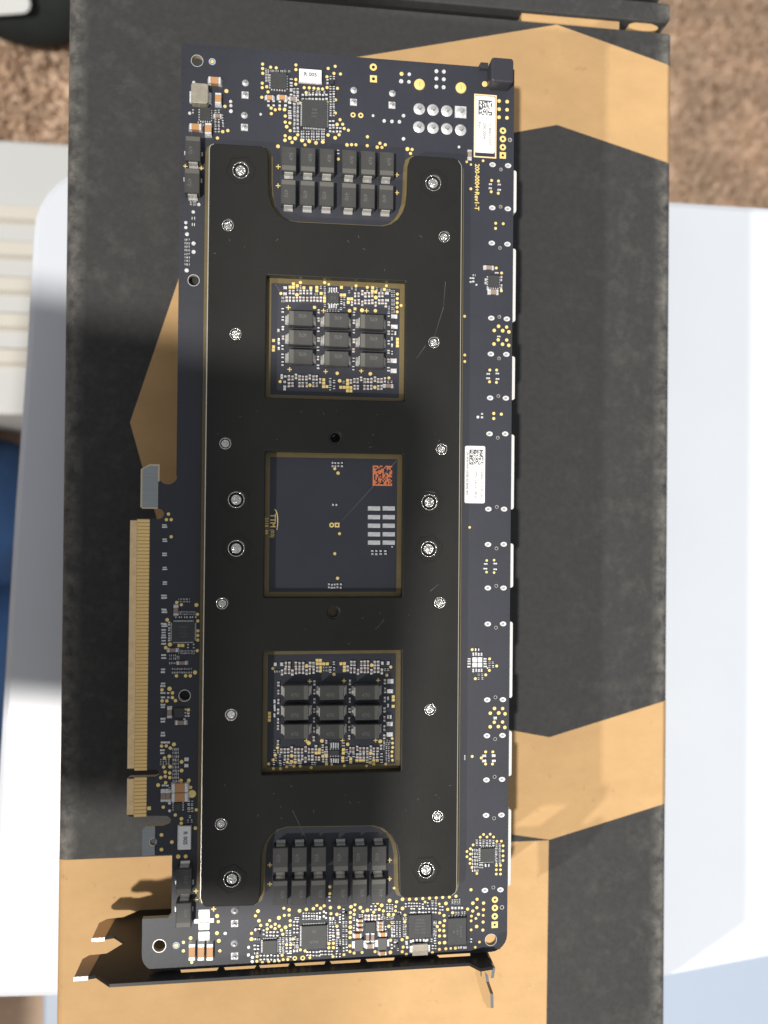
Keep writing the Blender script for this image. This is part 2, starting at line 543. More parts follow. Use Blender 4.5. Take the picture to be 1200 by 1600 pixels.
# ------------------------------------------------------------------ background things on the carpet beside the table, plus added shade casters
def blob(name, rx, ry, rz, seed, mname, amp=0.12, flat=0.0):
    bm = bmesh.new()
    bmesh.ops.create_icosphere(bm, subdivisions=4, radius=1)
    rnd = random.Random(seed)
    ph = [(rnd.uniform(1, 4), rnd.uniform(1, 4), rnd.uniform(1, 4), rnd.uniform(0, 6)) for _ in range(6)]
    for v in bm.verts:
        s_ = sum(math.sin(a * v.co.x + b * v.co.y + c * v.co.z + d) for a, b, c, d in ph) / 6
        v.co *= 1 + amp * s_
        v.co.x *= rx; v.co.y *= ry; v.co.z = max(v.co.z, -0.55) * rz + 0.55 * rz
    me = bpy.data.meshes.new(name)
    bm.to_mesh(me); bm.free()
    for p in me.polygons:
        p.use_smooth = True
    me.materials.append(MATS[mname])
    return me
def background():
    t = tag(empty('black_bag', (-0.205, 0.400, 0)), 'black cloth bag with a pale grey tag lying on the carpet', 'bag')
    obj('body', blob('body', 0.072, 0.082, 0.045, 3, 'black_fabric', 0.10), t)
    me = curve_mesh('tag', [rrect(-22, 22, -27, 27, 6)], 0, 1.6, ['pale_grey'], bevel=0.3)
    o = obj('tag', me, t, (-14, -58, 62)); o.rotation_euler = (0.5, -0.1, 0.1)
    # pale ribbed crate lid beside the table
    t = tag(empty('ribbed_crate', (-0.235, 0.13, 0)), 'pale grey plastic crate with a ribbed top beside the white table', 'crate')
    bodym = curve_mesh('crate_body', [rrect(-75, 112, -76, 78, 8)], 0, 118, ['pale_grey'], bevel=2)
    obj('crate_body', bodym, t)
    b = MB(); b.box(-66, 104, -5.5, 5.5, 0, 5, 'cream', 2.0)
    me = b.mesh('rib')
    for k in range(5):
        obj('rib', me, t, (0, 36 - 20 * k, 117.8))
    t = tag(empty('blue_cloth', (-0.228, -0.002, 0)), 'crumpled dark blue cloth on the carpet beside the ribbed crate', 'cloth')
    obj('fold', blob('fold', 0.055, 0.050, 0.055, 11, 'blue_cloth', 0.22), t)
    obj('fold', blob('fold', 0.05, 0.075, 0.045, 12, 'blue_cloth', 0.22), t, (5, -110, 0))
    # unseen slab added above and beside the lens; its shade falls over the card's left half
    t = tag(empty('tablet_computer', (-0.200, -0.132, Z_PCB + 0.330)), 'dark tablet computer held above the left side of the card', 'tablet')
    obj('body', curve_mesh('body', [rrect(-112, 97, -62, 72, 14)], 0, 7, ['tablet_dark'], bevel=1.5), t)
    obj('screen', curve_mesh('screen', [rrect(-103, 88, -53, 63, 3)], 7.01, 7.15, ['hole_dark']), t)
    b = MB(); b.cyl(0, 0, 5, -1.2, 0.5, 'tin', 20)
    obj('camera_bump', b.mesh('camera_bump'), t, (84, 60, 0))
    t.rotation_euler = (0, 0, math.radians(-6))
    # unseen carton-shaped block added left of the table; it keeps the low lamp off the card's left half
    t = tag(empty('moving_carton', (-0.43, -0.24, 0)), 'tall plain brown carton standing on the carpet left of the white table', 'carton')
    b = MB(); b.box(-95, 95, -240, 240, 0, Z_PCB / MM + 258, 'kraft'); obj('shell', b.mesh('shell'), t)
    b = MB(); b.box(-95.3, 95.3, -25, 25, Z_PCB / MM + 258, Z_PCB / MM + 258.3, 'cream'); obj('packing_tape', b.mesh('packing_tape'), t)
background()

# ------------------------------------------------------------------ the circuit card
card = tag(empty('circuit_card', (0, 0, Z_BOX)), 'black expansion circuit card with black backplate and gold edge fingers lying on the box', 'circuit card')
CARD_Z = STAND / MM
def part(name, me, x=0, y=0, z=0.0, rz=0.0, parent=None, kind=None, label=None):
    if parent is None:
        o = obj(name, me, card, (x, y, CARD_Z + z), rz)
    else:
        o = obj(name, me, parent, (x, y, z), rz)
    if kind:
        o['kind'] = kind
    if label:
        o['label'] = label
    return o
def P(pts, h=0.0):
    return [bp(x, y, h) for x, y in pts]
def arc(cx, cy, r, a0, a1, n=6):
    return [(cx + r * math.cos(math.radians(a0 + (a1 - a0) * i / n)), cy + r * math.sin(math.radians(a0 + (a1 - a0) * i / n))) for i in range(n + 1)]

XL, XR, YT, YB = -60.0, 38.45, 134.2, -131.35          # board outline from the measured edges
xf = XR - 111.15                                        # gold finger edge
def yb(py, px=230):
    return bp(px, py)[1]
def xb(px, py):
    return bp(px, py)[0]
XSTEP = xb(222, 1460)
XTAB = xb(222, 1315)
XHOOK = xb(219.5, 770)
HX = xb(249.5, 740)
FR = xb(232, 1000)
y_hook_t, y_hook_b = yb(725), yb(795)
y_f1, y_f2, y_f3, y_f4 = yb(810.5), yb(1202.8), yb(1213.4), yb(1275)
y_t1, y_t2 = yb(1291), yb(1337)
y_st = yb(1435, 245)
outline = [(XL, YT), (XR, YT)]
outline += [(XR - 5 + x, YB + 5 + y) for x, y in [(5 * math.cos(math.radians(-a)), 5 * math.sin(math.radians(-a))) for a in range(0, 91, 15)]]
outline += [(XSTEP + 4.6 + 4.6 * math.cos(math.radians(a)), YB + 4.6 + 4.6 * math.sin(math.radians(a))) for a in range(-90, -181, -15)]
outline += [(XSTEP, y_st), (XL - 0.9, y_st), (XL, y_st + 0.9)]
outline += [(XL, y_t2), (XTAB, y_t2), (XTAB, y_t1 - 1.0), (XTAB + 1.0, y_t1), (XL - 2.4, y_t1), (XL - 0.7, y_t1 + 0.7), (XL - 0.4, y_f4 - 1.2), (XL - 1.4, y_f4 - 0.2), (xf + 8, y_f4), (xf + 0.7, y_f4), (xf, y_f4 + 0.7), (xf, y_f3 - 0.7), (xf + 0.7, y_f3)]
outline += [(xf + 7.9, y_f3), (xf + 8.7, y_f3 + 0.5), (xf + 8.9, (y_f2 + y_f3) / 2), (xf + 8.7, y_f2 - 0.5), (xf + 7.9, y_f2)]
outline += [(xf + 0.7, y_f2), (xf, y_f2 + 0.7), (xf, y_f1 - 0.7), (xf + 0.7, y_f1), (xf + 6.0, y_f1)]
sx, sy = bp(248, 803)
outline += [(sx + 1.45 * math.cos(math.radians(a)), sy + 1.45 * math.sin(math.radians(a))) for a in range(-90, 91, 18)]
outline += [(XHOOK + 0.6, y_hook_b), (XHOOK, y_hook_b + 0.6), (XHOOK, yb(733)), (XHOOK + 2.4, y_hook_t), (HX, y_hook_t)]
gx, gy = bp(262.5, 744)
outline += [(gx + 2.55 * math.cos(math.radians(a)), gy + 2.35 * math.sin(math.radians(a))) for a in range(180, 361, 15)]
outline += [(XL, gy)]
holes = [(308, 95, 8.6), (302.5, 438, 8.3), (288.5, 1087, 8.4), (249, 1478, 9.3), (767, 1468.5, 9.0), (780, 132, 9.0), (239.7, 1315.5, 5.6)]
HOLES = [(*bp(x, y), r / 5.32) for x, y, r in holes]
small_holes = [S.p(738, 325), S.p(733, 960), X.p(326, 253), X.p(321, 827), X.p(318, 1173), X.p(313, 1487), g6.p(1042, 90), g6.p(1036, 495), g6.p(1034, 738), g6.p(1033, 958), Y.p(293, 217), Y.p(289, 797), Y.p(286, 1145), Y.p(282, 1460), Z.p(277, 205), Z.p(271, 782)]
ring_holes = [R_.p(683, 1233), Z.p(343, 948)]
loops = [outline] + [circ(x, y, r) for x, y, r in HOLES] + [circ(x, y, 0.42, 12) for x, y in small_holes] + [circ(x, y, 0.5, 12) for x, y in ring_holes]
part('circuit_board', curve_mesh('circuit_board', loops, -1.6, 0.0, ['solder_mask', 'board_edge'], side=1))
b = MB()
for x, y, r in HOLES:
    b.ring(x, y, r + 0.14, r - 0.02, -0.05, 0.03, 'tin', 26)
for x, y in small_holes:
    b.ring(x, y, 0.55, 0.40, -0.05, 0.03, 'solder', 14)
for x, y in ring_holes:
    b.ring(x, y, 0.62, 0.45, -0.05, 0.03, 'tin', 14)
part('hole_rims', b.mesh('hole_rims'), kind='stuff')
# stitching vias along the board edge
b = MB()
yy = YT - 3
while yy > YB + 8:
    for xx in (XL + 0.75, XR - 0.75):
        if xx > 0 or yy > y_hook_t + 4 or y_t2 - 14 < yy < y_t2 - 2:
            b.cyl(xx + random.uniform(-.05, .05), yy, 0.15, -0.05, 0.012, 'via_dark', 8)
    yy -= 2.05
xx = XL + 2
while xx < XR - 2:
    b.cyl(xx, YT - 0.7, 0.15, -0.05, 0.012, 'via_dark', 8)
    b.cyl(xx, YB + 0.8, 0.15, -0.05, 0.012, 'via_dark', 8)
    xx += 2.05
part('edge_vias', b.mesh('edge_vias'), kind='stuff')

# bare fibreglass tabs
hook = [(XHOOK + 0.5, y_hook_b + 0.45), (XHOOK + 0.5, yb(733)), (XHOOK + 2.6, y_hook_t - 0.5), (HX - 0.45, y_hook_t - 0.5), (HX - 0.45, y_hook_b + 0.45)]
part('bare_tab_edge', curve_mesh('bare_tab_edge', [[(XHOOK + 0.02, y_hook_b + 0.55), (XHOOK + 0.02, yb(733)), (XHOOK + 2.4, y_hook_t - 0.03), (HX - 0.02, y_hook_t - 0.03), (HX - 0.02, yb(752)), (HX - 0.4, yb(752)), (HX - 0.4, y_hook_b + 0.03), (XHOOK + 0.6, y_hook_b + 0.03)]], -0.02, 0.015, ['bare_edge']))
part('bare_tab', curve_mesh('bare_tab', [hook], -0.02, 0.03, ['bare_board']))
tx1 = xb(242, 1315)
hx, hy, hr = HOLES[6]
part('bare_tab', curve_mesh('bare_tab', [[(XTAB + 0.02, y_t2 + 0.02), (tx1, y_t2 + 0.02), (tx1, y_t1 - 0.02), (XTAB + 1.0, y_t1 - 0.02), (XTAB + 0.02, y_t1 - 1.0)], circ(hx, hy, hr + 0.16)], -0.02, 0.03, ['bare_board']))

# gold edge fingers
for ya, yc in ((y_f1, y_f2), (y_f3, y_f4)):
    b = MB()
    b.box(xf + 0.02, xf + 1.9, yc + 0.5, ya - 0.5, -1.2, 0.02, 'finger_bevel')
    b.box(xf + 1.9, FR - 0.2, yc + 0.1, ya - 0.1, -0.1, 0.02, 'finger_gap')
    part('finger_strip', b.mesh('finger_strip'))
b = MB()
b.box(-(FR - xf - 2.0) / 2, (FR - xf - 2.0) / 2, -0.40, 0.40, -0.01, 0.045, 'gold_finger', 0.02)
fme = b.mesh('finger')
b2 = MB()
for ya, yc in ((y_f1, y_f2), (y_f3, y_f4)):
    n = int(round(ya - yc - 0.3))
    for i in range(n):
        part('finger', fme, (xf + 2.0 + FR) / 2, ya - 0.65 - i * (ya - yc - 0.9) / (n - 1), 0.0)

# ------------------------------------------------------------------ backplate, windows, exposed copper
PH = 3.0
pl = P([(326, 232), (328, 226), (334, 223.5), (409, 228), (416, 232), (419.5, 240), (419.5, 285), (421, 305), (426, 322), (436, 336), (448, 343.5), (462, 346.5),
        (598, 353), (611, 350), (622, 342), (630, 330), (635, 315), (637, 298), (638.5, 255), (641, 247), (648, 242.5), (709, 246.5), (717, 250), (722, 258), (722.5, 265)], PH)
pr = P([(714.7, 1387), (713, 1395), (706, 1400.5), (634, 1403), (627, 1401), (624, 1394), (623, 1338), (619, 1320), (610, 1304), (598, 1294.5), (583, 1290.5),
        (448, 1292.5), (433, 1297), (420, 1308), (412, 1322), (408.5, 1340), (406.5, 1402), (403, 1411), (396, 1415.5), (322, 1417.5), (315, 1413), (312, 1404)], PH)
lx = sum((bp(325.6, 240, PH)[0], bp(318.7, 800, PH)[0], bp(312, 1387, PH)[0])) / 3
rx = sum((bp(722.5, 265, PH)[0], bp(720, 820, PH)[0], bp(714.7, 1380, PH)[0])) / 3
plate = pl + pr
def wrect(tl, tr, br, bl):
    q = P([tl, tr, br, bl], PH)
    return ((q[0][0] + q[3][0]) / 2, (q[1][0] + q[2][0]) / 2, (q[2][1] + q[3][1]) / 2, (q[0][1] + q[1][1]) / 2)
WIN = [wrect((417, 430.5), (634.5, 439), (632.5, 627.5), (414, 620.5)),
       wrect((413.8, 704.8), (630.4, 709.6), (628.5, 933.8), (412.9, 932.9)),
       wrect((411, 1018), (628, 1016), (626.5, 1205), (409, 1211))]
big = [(376, 266), (677, 286), (369, 781), (369, 857), (671, 785), (670, 858), (362, 1374), (666, 1360)]
small = [(356, 352), (694, 370), (368, 522), (678, 535), (352, 693), (690, 702), (347, 943), (687, 942), (361, 1117), (672, 1109), (345, 1288), (684, 1276)]
empt = [(524, 684), (521, 957)]
ploops = [plate] + [rrect(w[0], w[1], w[2], w[3], 0.35, 2) for w in WIN]
ploops += [circ(*bp(x, y, PH), 2.3, 24) for x, y in big] + [circ(*bp(x, y, PH), 1.62, 20) for x, y in small] + [circ(*bp(x, y, PH), 1.75, 18) for x, y in empt]
pme = curve_mesh('backplate', ploops, 0.05, PH, ['plate_black', 'plate_edge'], bevel=0.32)
for p in pme.polygons:
    # pale bevel along the left and right outer rims; inside walls stay black
    c = p.center / MM
    n = p.normal
    if 0.2 < n.z < 0.95 and (c.x < lx + 1.2 or c.x > rx - 1.2):
        p.material_index = 1
plate_o = part('backplate', pme)
# exposed copper frame around the plate and inside the windows
def offset_loop(lp, d):
    out = []
    n = len(lp)
    ar = sum(lp[i][0] * lp[(i + 1) % n][1] - lp[(i + 1) % n][0] * lp[i][1] for i in range(n))
    sgn = 1 if ar > 0 else -1
    for i in range(n):
        p0, p1, p2 = Vector(lp[i - 1]), Vector(lp[i]), Vector(lp[(i + 1) % n])
        e1 = (p1 - p0).normalized(); e2 = (p2 - p1).normalized()
        nn = Vector((e1.y + e2.y, -e1.x - e2.x))
        if nn.length < 1e-6:
            nn = Vector((e1.y, -e1.x))
        nn.normalize()
        cosv = max(0.6, nn.dot(Vector((e1.y, -e1.x))))
        q = p1 + nn * (d * sgn / cosv)
        out.append((q.x, q.y))
    return out
ringo = offset_loop(plate, 1.15)
part('copper_frame', curve_mesh('copper_frame', [ringo, offset_loop(plate, -1.0)], -0.02, 0.022, ['copper_ring']))
for w in WIN:
    part('copper_frame', curve_mesh('copper_frame', [rrect(w[0] - 1, w[1] + 1, w[2] - 1, w[3] + 1, 0.3, 2), rrect(w[0] + 1.35, w[1] - 1.35, w[2] + 1.35, w[3] - 1.35, 0.1, 1)], -0.02, 0.022, ['copper_ring']))

# screws: threaded ends showing in the countersunk plate holes
def screw_mesh(r, hole):
    b = MB()
    b.ring(0, 0, hole + 0.02, hole - 0.16, PH - 0.5, PH - 0.05, 'steel', 24)
    b.ring(0, 0, hole - 0.16, r + 0.12, 0.1, PH - 0.9, 'hole_dark', 24)
    b.ring(0, 0, r + 0.12, r * 0.72, 0.1, PH - 0.25, 'steel', 20)
    b.cyl(0, 0, r * 0.95, PH - 0.4, PH - 0.05, 'steel', 18, r * 0.62)
    b.cyl(r * 0.15, r * 0.1, r * 0.55, PH - 0.1, PH + 0.18, 'steel', 7, r * 0.2)
    return b.mesh('screw')
sb, ss = screw_mesh(1.3, 2.3), screw_mesh(0.98, 1.62)
hexm = MB()
hexm.ring(0, 0, 4.35, 4.0, PH - 0.05, PH + 0.11, 'plate_black', 6)
hexme = hexm.mesh('nut_imprint')
for i, (x, y) in enumerate(big):
    q = bp(x, y, PH)
    s_ = part('screw', sb, *q, 0.0, random.uniform(0, 6))
    part('nut_imprint', hexme, *q, 0.0, (0.15, 0.4, 0.52, 0.3, 0.1, 0.2, 0.35, 0.05)[i])
for x, y in small:
    part('screw', ss, *bp(x, y, PH), 0.0, random.uniform(0, 6))
b = MB(); b.cyl(0, 0, 1.72, 0.03, 0.1, 'hole_dark', 18); b.ring(0, 0, 1.80, 1.45, 0.1, PH - 0.35, 'heatsink', 18)
part('empty_hole', b.mesh('empty_hole'), *bp(524, 684, PH))
b = MB(); b.cyl(0, 0, 1.72, 0.03, 0.1, 'copper_ring', 18); b.ring(0, 0, 1.80, 1.45, 0.1, PH - 0.35, 'heatsink', 18)
part('empty_hole', b.mesh('empty_hole'), *bp(521, 957, PH))
# hairlines: scratched plate, plus plain pale lines on the board
b = MB()
def thin_line(p0, p1, wdt, h, mname='fine_line'):
    (x0, y0), (x1, y1) = bp(*p0, h), bp(*p1, h)
    d = Vector((x1 - x0, y1 - y0)); n = Vector((-d.y, d.x)).normalized() * wdt / 2
    q = len(b.v)
    b.v += [(x0 - n.x, y0 - n.y, h + 0.006), (x1 - n.x * .3, y1 - n.y * .3, h + 0.006), (x1 + n.x * .3, y1 + n.y * .3, h + 0.006), (x0 + n.x, y0 + n.y, h + 0.006)]
    b.f.append((q, q + 1, q + 2, q + 3)); b.mi.append(b.m(mname))
for p0, p1 in (((696, 440), (693, 480)), ((693, 480), (679, 525)), ((665, 540), (651, 560)), ((457, 1266), (479, 1312)), ((672, 924), (685, 913)), ((680, 770), (660, 766)), ((600, 968), (592, 978)), ((592, 978), (586, 984))):
    thin_line(p0, p1, 0.12, PH)
for _ in range(46):
    x, y = random.uniform(330, 710), random.choice([random.uniform(365, 425), random.uniform(640, 700), random.uniform(945, 1010), random.uniform(1220, 1285)])
    a = random.uniform(0, 6.3); l = random.uniform(1, 5)
    thin_line((x, y), (x + l * math.cos(a), y + l * math.sin(a)), 0.14, PH)
thin_line((619.5, 720), (535, 813), 0.28, 0.0)  # pale diagonal line on the board in the middle window
thin_line((430, 444), (438, 456), 0.22, 0.0)
part('scratches', b.mesh('scratches'), kind='stuff')

# ------------------------------------------------------------------ passive parts
def tantalum(h=3.4, text='470'):
    """polymer capacitor lying along x: moulded body, polarity band at -x, folded leads"""
    b = MB()
    L2, W2 = 3.5, 2.12
    b.hexa([(-L2, -W2, 0.1), (L2, -W2, 0.1), (L2, W2, 0.1), (-L2, W2, 0.1)], [(-L2 - .02, -W2 - .02, h * .5), (L2 + .02, -W2 - .02, h * .5), (L2 + .02, W2 + .02, h * .5), (-L2 - .02, W2 + .02, h * .5)], 'tant')
    b.chip(-L2, L2, -W2, W2, h * .5, h, 'tant', 0.16)
    return b.mesh('body')
TB = tantalum()
b = MB(); b.box(-3.33, -2.05, -1.95, 1.95, 3.39, 3.415, 'tant_band'); TBAND = b.mesh('polarity_band')
b = MB()
b.hexa([(-0.75, -1.3, 0.02), (0.3, -1.3, 0.02), (0.3, 1.3, 0.02), (-0.75, 1.3, 0.02)], [(-0.22, -1.3, 0.55), (0.3, -1.3, 0.55), (0.3, 1.3, 0.55), (-0.22, 1.3, 0.55)], 'tant_lead')
b.hexa([(-0.22, -1.25, 0.5), (0.3, -1.25, 0.5), (0.3, 1.25, 0.5), (-0.22, 1.25, 0.5)], [(-0.02, -1.25, 2.3), (0.3, -1.25, 2.3), (0.3, 1.25, 2.3), (-0.02, 1.25, 2.3)], 'tant_lead')
TLEAD = b.mesh('terminal')
def place_tant(x, y, rz, text_rot=0.0, text=True):
    t = part('capacitor', TB, x, y, 0, rz)
    part('polarity_band', TBAND, parent=t)
    part('terminal', TLEAD, -3.72, 0, 0, 0, parent=t)
    part('terminal', TLEAD, 3.72, 0, 0, math.pi, parent=t)
    if text:
        lettering('470', 1.55, 'tant_text', t, 0.55, -0.75 if text_rot == 0 else 0.75, 3.405, text_rot)
    return t
HT = 3.4
def place_px(x0, x1, y0, y1, rz, **kw):
    q = bp((x0 + x1) / 2, (y0 + y1) / 2, HT)
    return place_tant(*q, rz, **kw)
# upper recess: two rows of six, lower recess: two rows of six
up_x = [(440.4, 462.5), (470.3, 492.5), (500, 522.3), (534.6, 557.5), (563.8, 587), (593, 616)]
for i, (xa, xc) in enumerate(up_x):
    dy = (i if i < 3 else i + 0.3) * 1.55
    place_px(xa, xc, 229 + dy, 266 + dy, math.pi / 2, text_rot=0.0)
    place_px(xa - 0.8, xc - 0.8, 280.5 + dy, 318 + dy, -math.pi / 2, text_rot=0.0)
lo_x = [(191, 384), (446, 634), (703, 896), (1005, 1192)]
lox = [(405 + p / 8.571, 405 + q / 8.571) for p, q in lo_x] + [(540 + 104 / 8.571, 540 + 292 / 8.571), (540 + 358 / 8.571, 540 + 545 / 8.571)]
for i, (xa, xc) in enumerate(lox):
    dy = -i * 0.55
    place_px(xa, xc, 1324.5 + dy, 1363.5 + dy, math.pi / 2, text_rot=math.pi)
    place_px(xa - 0.8, xc - 0.8, 1376 + dy, 1414.5 + dy, -math.pi / 2, text_rot=math.pi)
# window capacitors, three by three
for (xa, xc, dy) in ((451, 489, 0), (507, 544.5, 3), (562.5, 600, 5.5)):
    for ya in (485.5, 515.5, 545.5):
        place_px(xa, xc, ya + dy, ya + 23 + dy, 0.0, text_rot=math.pi)
for (xa, xc) in ((444, 483), (500, 538), (555.5, 593.5)):
    for ya in (1071, 1102.5, 1132):
        place_px(xa, xc, ya, ya + 22.5, math.pi, text_rot=math.pi)
# four on the left strip
for xa, xc, ya, yc, r in ((290, 312.5, 214, 249, -1), (288.5, 311.5, 263, 301, -1), (276, 298, 1358, 1397.5, 1), (275.6, 297.5, 1412, 1449, 1)):
    place_px(xa, xc, ya, yc, math.pi / 2 * r)

def ceramic(w, h, ht=1.5, body='ceramic', name='ceramic_capacitor'):
    """chip capacitor along x with wrap-around end caps standing on solder"""
    b = MB()
    e = w * 0.2
    b.box(-w / 2 + e, w / 2 - e, -h / 2 + .04, h / 2 - .04, 0.05, ht - .03, body)
    return b.mesh(name), e
CER = {}
def place_ceramic(cr, x, y, w, h, vert=False, ht=1.5, body='ceramic', name='ceramic_capacitor'):
    wm, hm = cr.l(w), cr.l(h)
    if vert:
        wm, hm = hm, wm
    key = (round(wm, 1), round(hm, 1), ht, body)
    if key not in CER:
        wm, hm = key[0], key[1]
        me, e = ceramic(wm, hm, ht, body, name)
        b = MB()
        b.box(-e / 2, e / 2, -hm / 2, hm / 2, 0.03, ht, 'tin_bright', 0.05)
        b.hexa([(-e / 2 - .35, -hm / 2 - .05, 0.01), (e / 2, -hm / 2 - .05, 0.01), (e / 2, hm / 2 + .05, 0.01), (-e / 2 - .35, hm / 2 + .05, 0.01)],
               [(-e / 2 - .02, -hm / 2, ht * .6), (e / 2, -hm / 2, ht * .6), (e / 2, hm / 2, ht * .6), (-e / 2 - .02, hm / 2, ht * .6)], 'tin_bright')
        CER[key] = (me, b.mesh('end_cap'), wm / 2 - e / 2)
    me, cap, off = CER[key]
    q = cr.p(x, y, ht)
    t = part(name, me, *q, 0, math.pi / 2 if vert else 0)
    part('end_cap', cap, -off, 0, 0, 0, parent=t)
    part('end_cap', cap, off, 0, 0, math.pi, parent=t)
    return t
for x, y, w, h, v in ((552, 152, 185, 108, 0), (608, 435, 95, 172, 1), (252, 878, 178, 98, 0), (452, 908, 100, 168, 1)):
    place_ceramic(A, x, y, w, h, bool(v))
for x in (318, 432, 542):
    place_ceramic(V, x, 1345, 75, 200, True, ht=1.4)
place_ceramic(PQ, 778, 700, 205, 112, ht=1.3); place_ceramic(PQ, 778, 825, 205, 112, ht=1.3)
for cr, x, y, w, h in ((d_, 588, 728, 115, 70), (d_, 985, 706, 118, 66), (d_, 980, 1002, 118, 60)):
    place_ceramic(cr, x, y, w, h, ht=0.8)
for y in (490, 555, 630):
    place_ceramic(d_, 628, y, 78, 44, ht=0.6)
for y in (525, 577, 628):
    place_ceramic(d_, 945, y, 80, 42, ht=0.6)
for x, y, w, h, v in ((745, 755, 52, 145, 1), (825, 752, 52, 145, 1), (780, 890, 135, 68, 0)):
    place_ceramic(d_, x, y, w, h, bool(v), ht=0.8, body='ceramic_grey')
place_ceramic(Q, 160, 463, 88, 46, ht=0.7); place_ceramic(Q, 308, 462, 100, 50, ht=0.7); place_ceramic(Q, 435, 480, 90, 46, ht=0.7, body='ceramic_grey')
place_ceramic(A, 602, 705, 110, 60, ht=0.8, body='ceramic_grey')
place_ceramic(N, 535, 410, 80, 168, True, 0.7, 'ceramic_grey'); place_ceramic(N, 475, 1155, 178, 68, False, 0.7, 'ceramic_grey'); place_ceramic(N, 650, 1395, 170, 65, False, 0.7, 'ceramic_grey')
place_ceramic(O, 415, 885, 85, 180, True, 0.7, 'ceramic_grey'); place_ceramic(O, 632, 1075, 185, 75, False, 0.7, 'ceramic_grey')
place_ceramic(PQ, 555, 808, 62, 138, True, 0.7, 'ceramic_grey'); place_ceramic(PQ, 623, 808, 62, 138, True, 0.7, 'ceramic_grey')
place_ceramic(X, 237, 415, 76, 34, ht=0.6, body='ceramic_grey'); place_ceramic(X, 274, 618, 80, 42, ht=0.6, body='ceramic_grey')
place_ceramic(G, 820, 828, 142, 56, ht=0.6, body='ceramic_grey')
place_ceramic(W, 1165, 905, 38, 84, True, 0.6, 'ceramic_grey')

# inductors and the crystal
def inductor(cr, x0, x1, y0, y1, ht, body, r):
    q0, q1 = cr.p(x0, y1, ht), cr.p(x1, y0, ht)
    w, h = q1[0] - q0[0], q1[1] - q0[1]
    me = curve_mesh('inductor', [rrect(-w / 2, w / 2, -h / 2, h / 2, r)], 0.25, ht, [body], bevel=0.12)
    t = part('inductor', me, (q0[0] + q1[0]) / 2, (q0[1] + q1[1]) / 2)
    b = MB(); b.box(-0.75, 0.3, -h * .3, h * .3, 0.01, 0.5, 'tin_bright', 0.05); b.box(-.02, .1, -h * .3, h * .3, 0.4, ht * .7, 'tin_bright')
    tm = b.mesh('terminal')
    part('terminal', tm, -w / 2, 0, parent=t); part('terminal', tm, w / 2, 0, 0, math.pi, parent=t)
inductor(A, 183, 452, 208, 500, 3.0, 'inductor_grey', 0.7)
inductor(d_, 540, 678, 778, 972, 1.1, 'inductor_dark', 0.1)
inductor(d_, 905, 1048, 757, 952, 1.1, 'inductor_dark', 0.1)
inductor(e_, 345, 590, 850, 1040, 1.2, 'inductor_grey', 0.12)

# shunt resistors marked R005
def shunt(q, w, h, rz, ln):
    b = MB(); b.chip(-w / 2, w / 2, -h / 2, h / 2, 0.35, 1.0, 'white_plastic', 0.06)
    b.box(-w / 2 - .15, w / 2 + .15, -h / 2 - .5, -h / 2 + .1, 0.02, 0.55, 'tin_bright', 0.08); b.box(-w / 2 - .15, w / 2 + .15, h / 2 - .1, h / 2 + .1, 0.02, 0.55, 'tin_bright', 0.08)
    t = part('shunt_resistor', b.mesh('shunt_resistor'), *q, 0, rz)
    lettering('R 005', 1.6, 'ink', t, 0, 0.1, 1.02, 0, True, 1.0)
shunt(Q.p(638, 203, 1.0), 6.5, 3.35, 0, 0)
shunt(g9.p(408, 411, 1.0), 6.6, 3.3, -math.pi / 2, 0)

# integrated circuits
def ic(cr, x0, x1, y0, y1, ht=0.9, leads='', text=(), tsize=0.75, trot=0.0, n=10):
    q0, q1 = cr.p(x0, y1, ht), cr.p(x1, y0, ht)
    w, h = q1[0] - q0[0], q1[1] - q0[1]
    b = MB(); b.chip(-w / 2, w / 2, -h / 2, h / 2, 0.06, ht, 'chip', 0.09)
    t = part('integrated_circuit', b.mesh('integrated_circuit'), (q0[0] + q1[0]) / 2, (q0[1] + q1[1]) / 2)
    lb = MB()
    for side in leads:
        for i in range(n):
            f_ = -0.42 + 0.84 * i / (n - 1)
            lw = 0.55 / n
            if side in 'TB':
                sg = 1 if side == 'T' else -1
                lb.cbox(f_ * w, sg * (h / 2 + 0.18), w * lw, 0.4, 0.01, 0.22, 'tin')
            else:
                sg = 1 if side == 'R' else -1
                lb.cbox(sg * (w / 2 + 0.18), f_ * h, 0.4, h * lw, 0.01, 0.22, 'tin')
    if leads:
        part('leads', lb.mesh('leads'), parent=t, kind='stuff')
    for i, s_ in enumerate(text):
        o_ = (len(text) - 1) / 2 - i
        lettering(s_, tsize, 'chip_text', t, (o_ * tsize * 1.25) * math.sin(-trot) if trot else 0, o_ * tsize * 1.25 * math.cos(trot), ht + 0.015, trot)
    return t
ic(Q, 168, 356, 183, 345, 1.2, 'LRTB', n=6)
ic(Q, 537, 832, 505, 798, 1.1, 'LRTB', ('IR38', '264M', 'N917'), 0.8, n=14)
ic(A, 318, 490, 590, 762, 1.0, 'LRTB', n=5)
ic(N, 458, 888, 622, 1000, 0.9, 'LRTB', ('P2500AA', '21100', '201756', '* GBT'), 0.75, n=14)
ic(O, 505, 700, 800, 972, 0.8, '')
ic(PQ, 695, 812, 893, 1008, 0.7, 'LR', ('AC', 'PE'), 0.6, n=4)
ic(X, 232, 322, 484, 576, 1.0, 'LRB', n=5)
ic(Z, 165, 285, 455, 575, 0.9, 'LRTB', n=7)
ic(c_, 300, 528, 793, 1012, 1.0, 'LRTB', n=8)
ic(c_, 908, 1306, 556, 925, 1.0, 'LRTB', ('IR', '', '8794'), 1.2, n=14)
ic(d_, 705, 872, 508, 682, 0.9, '')
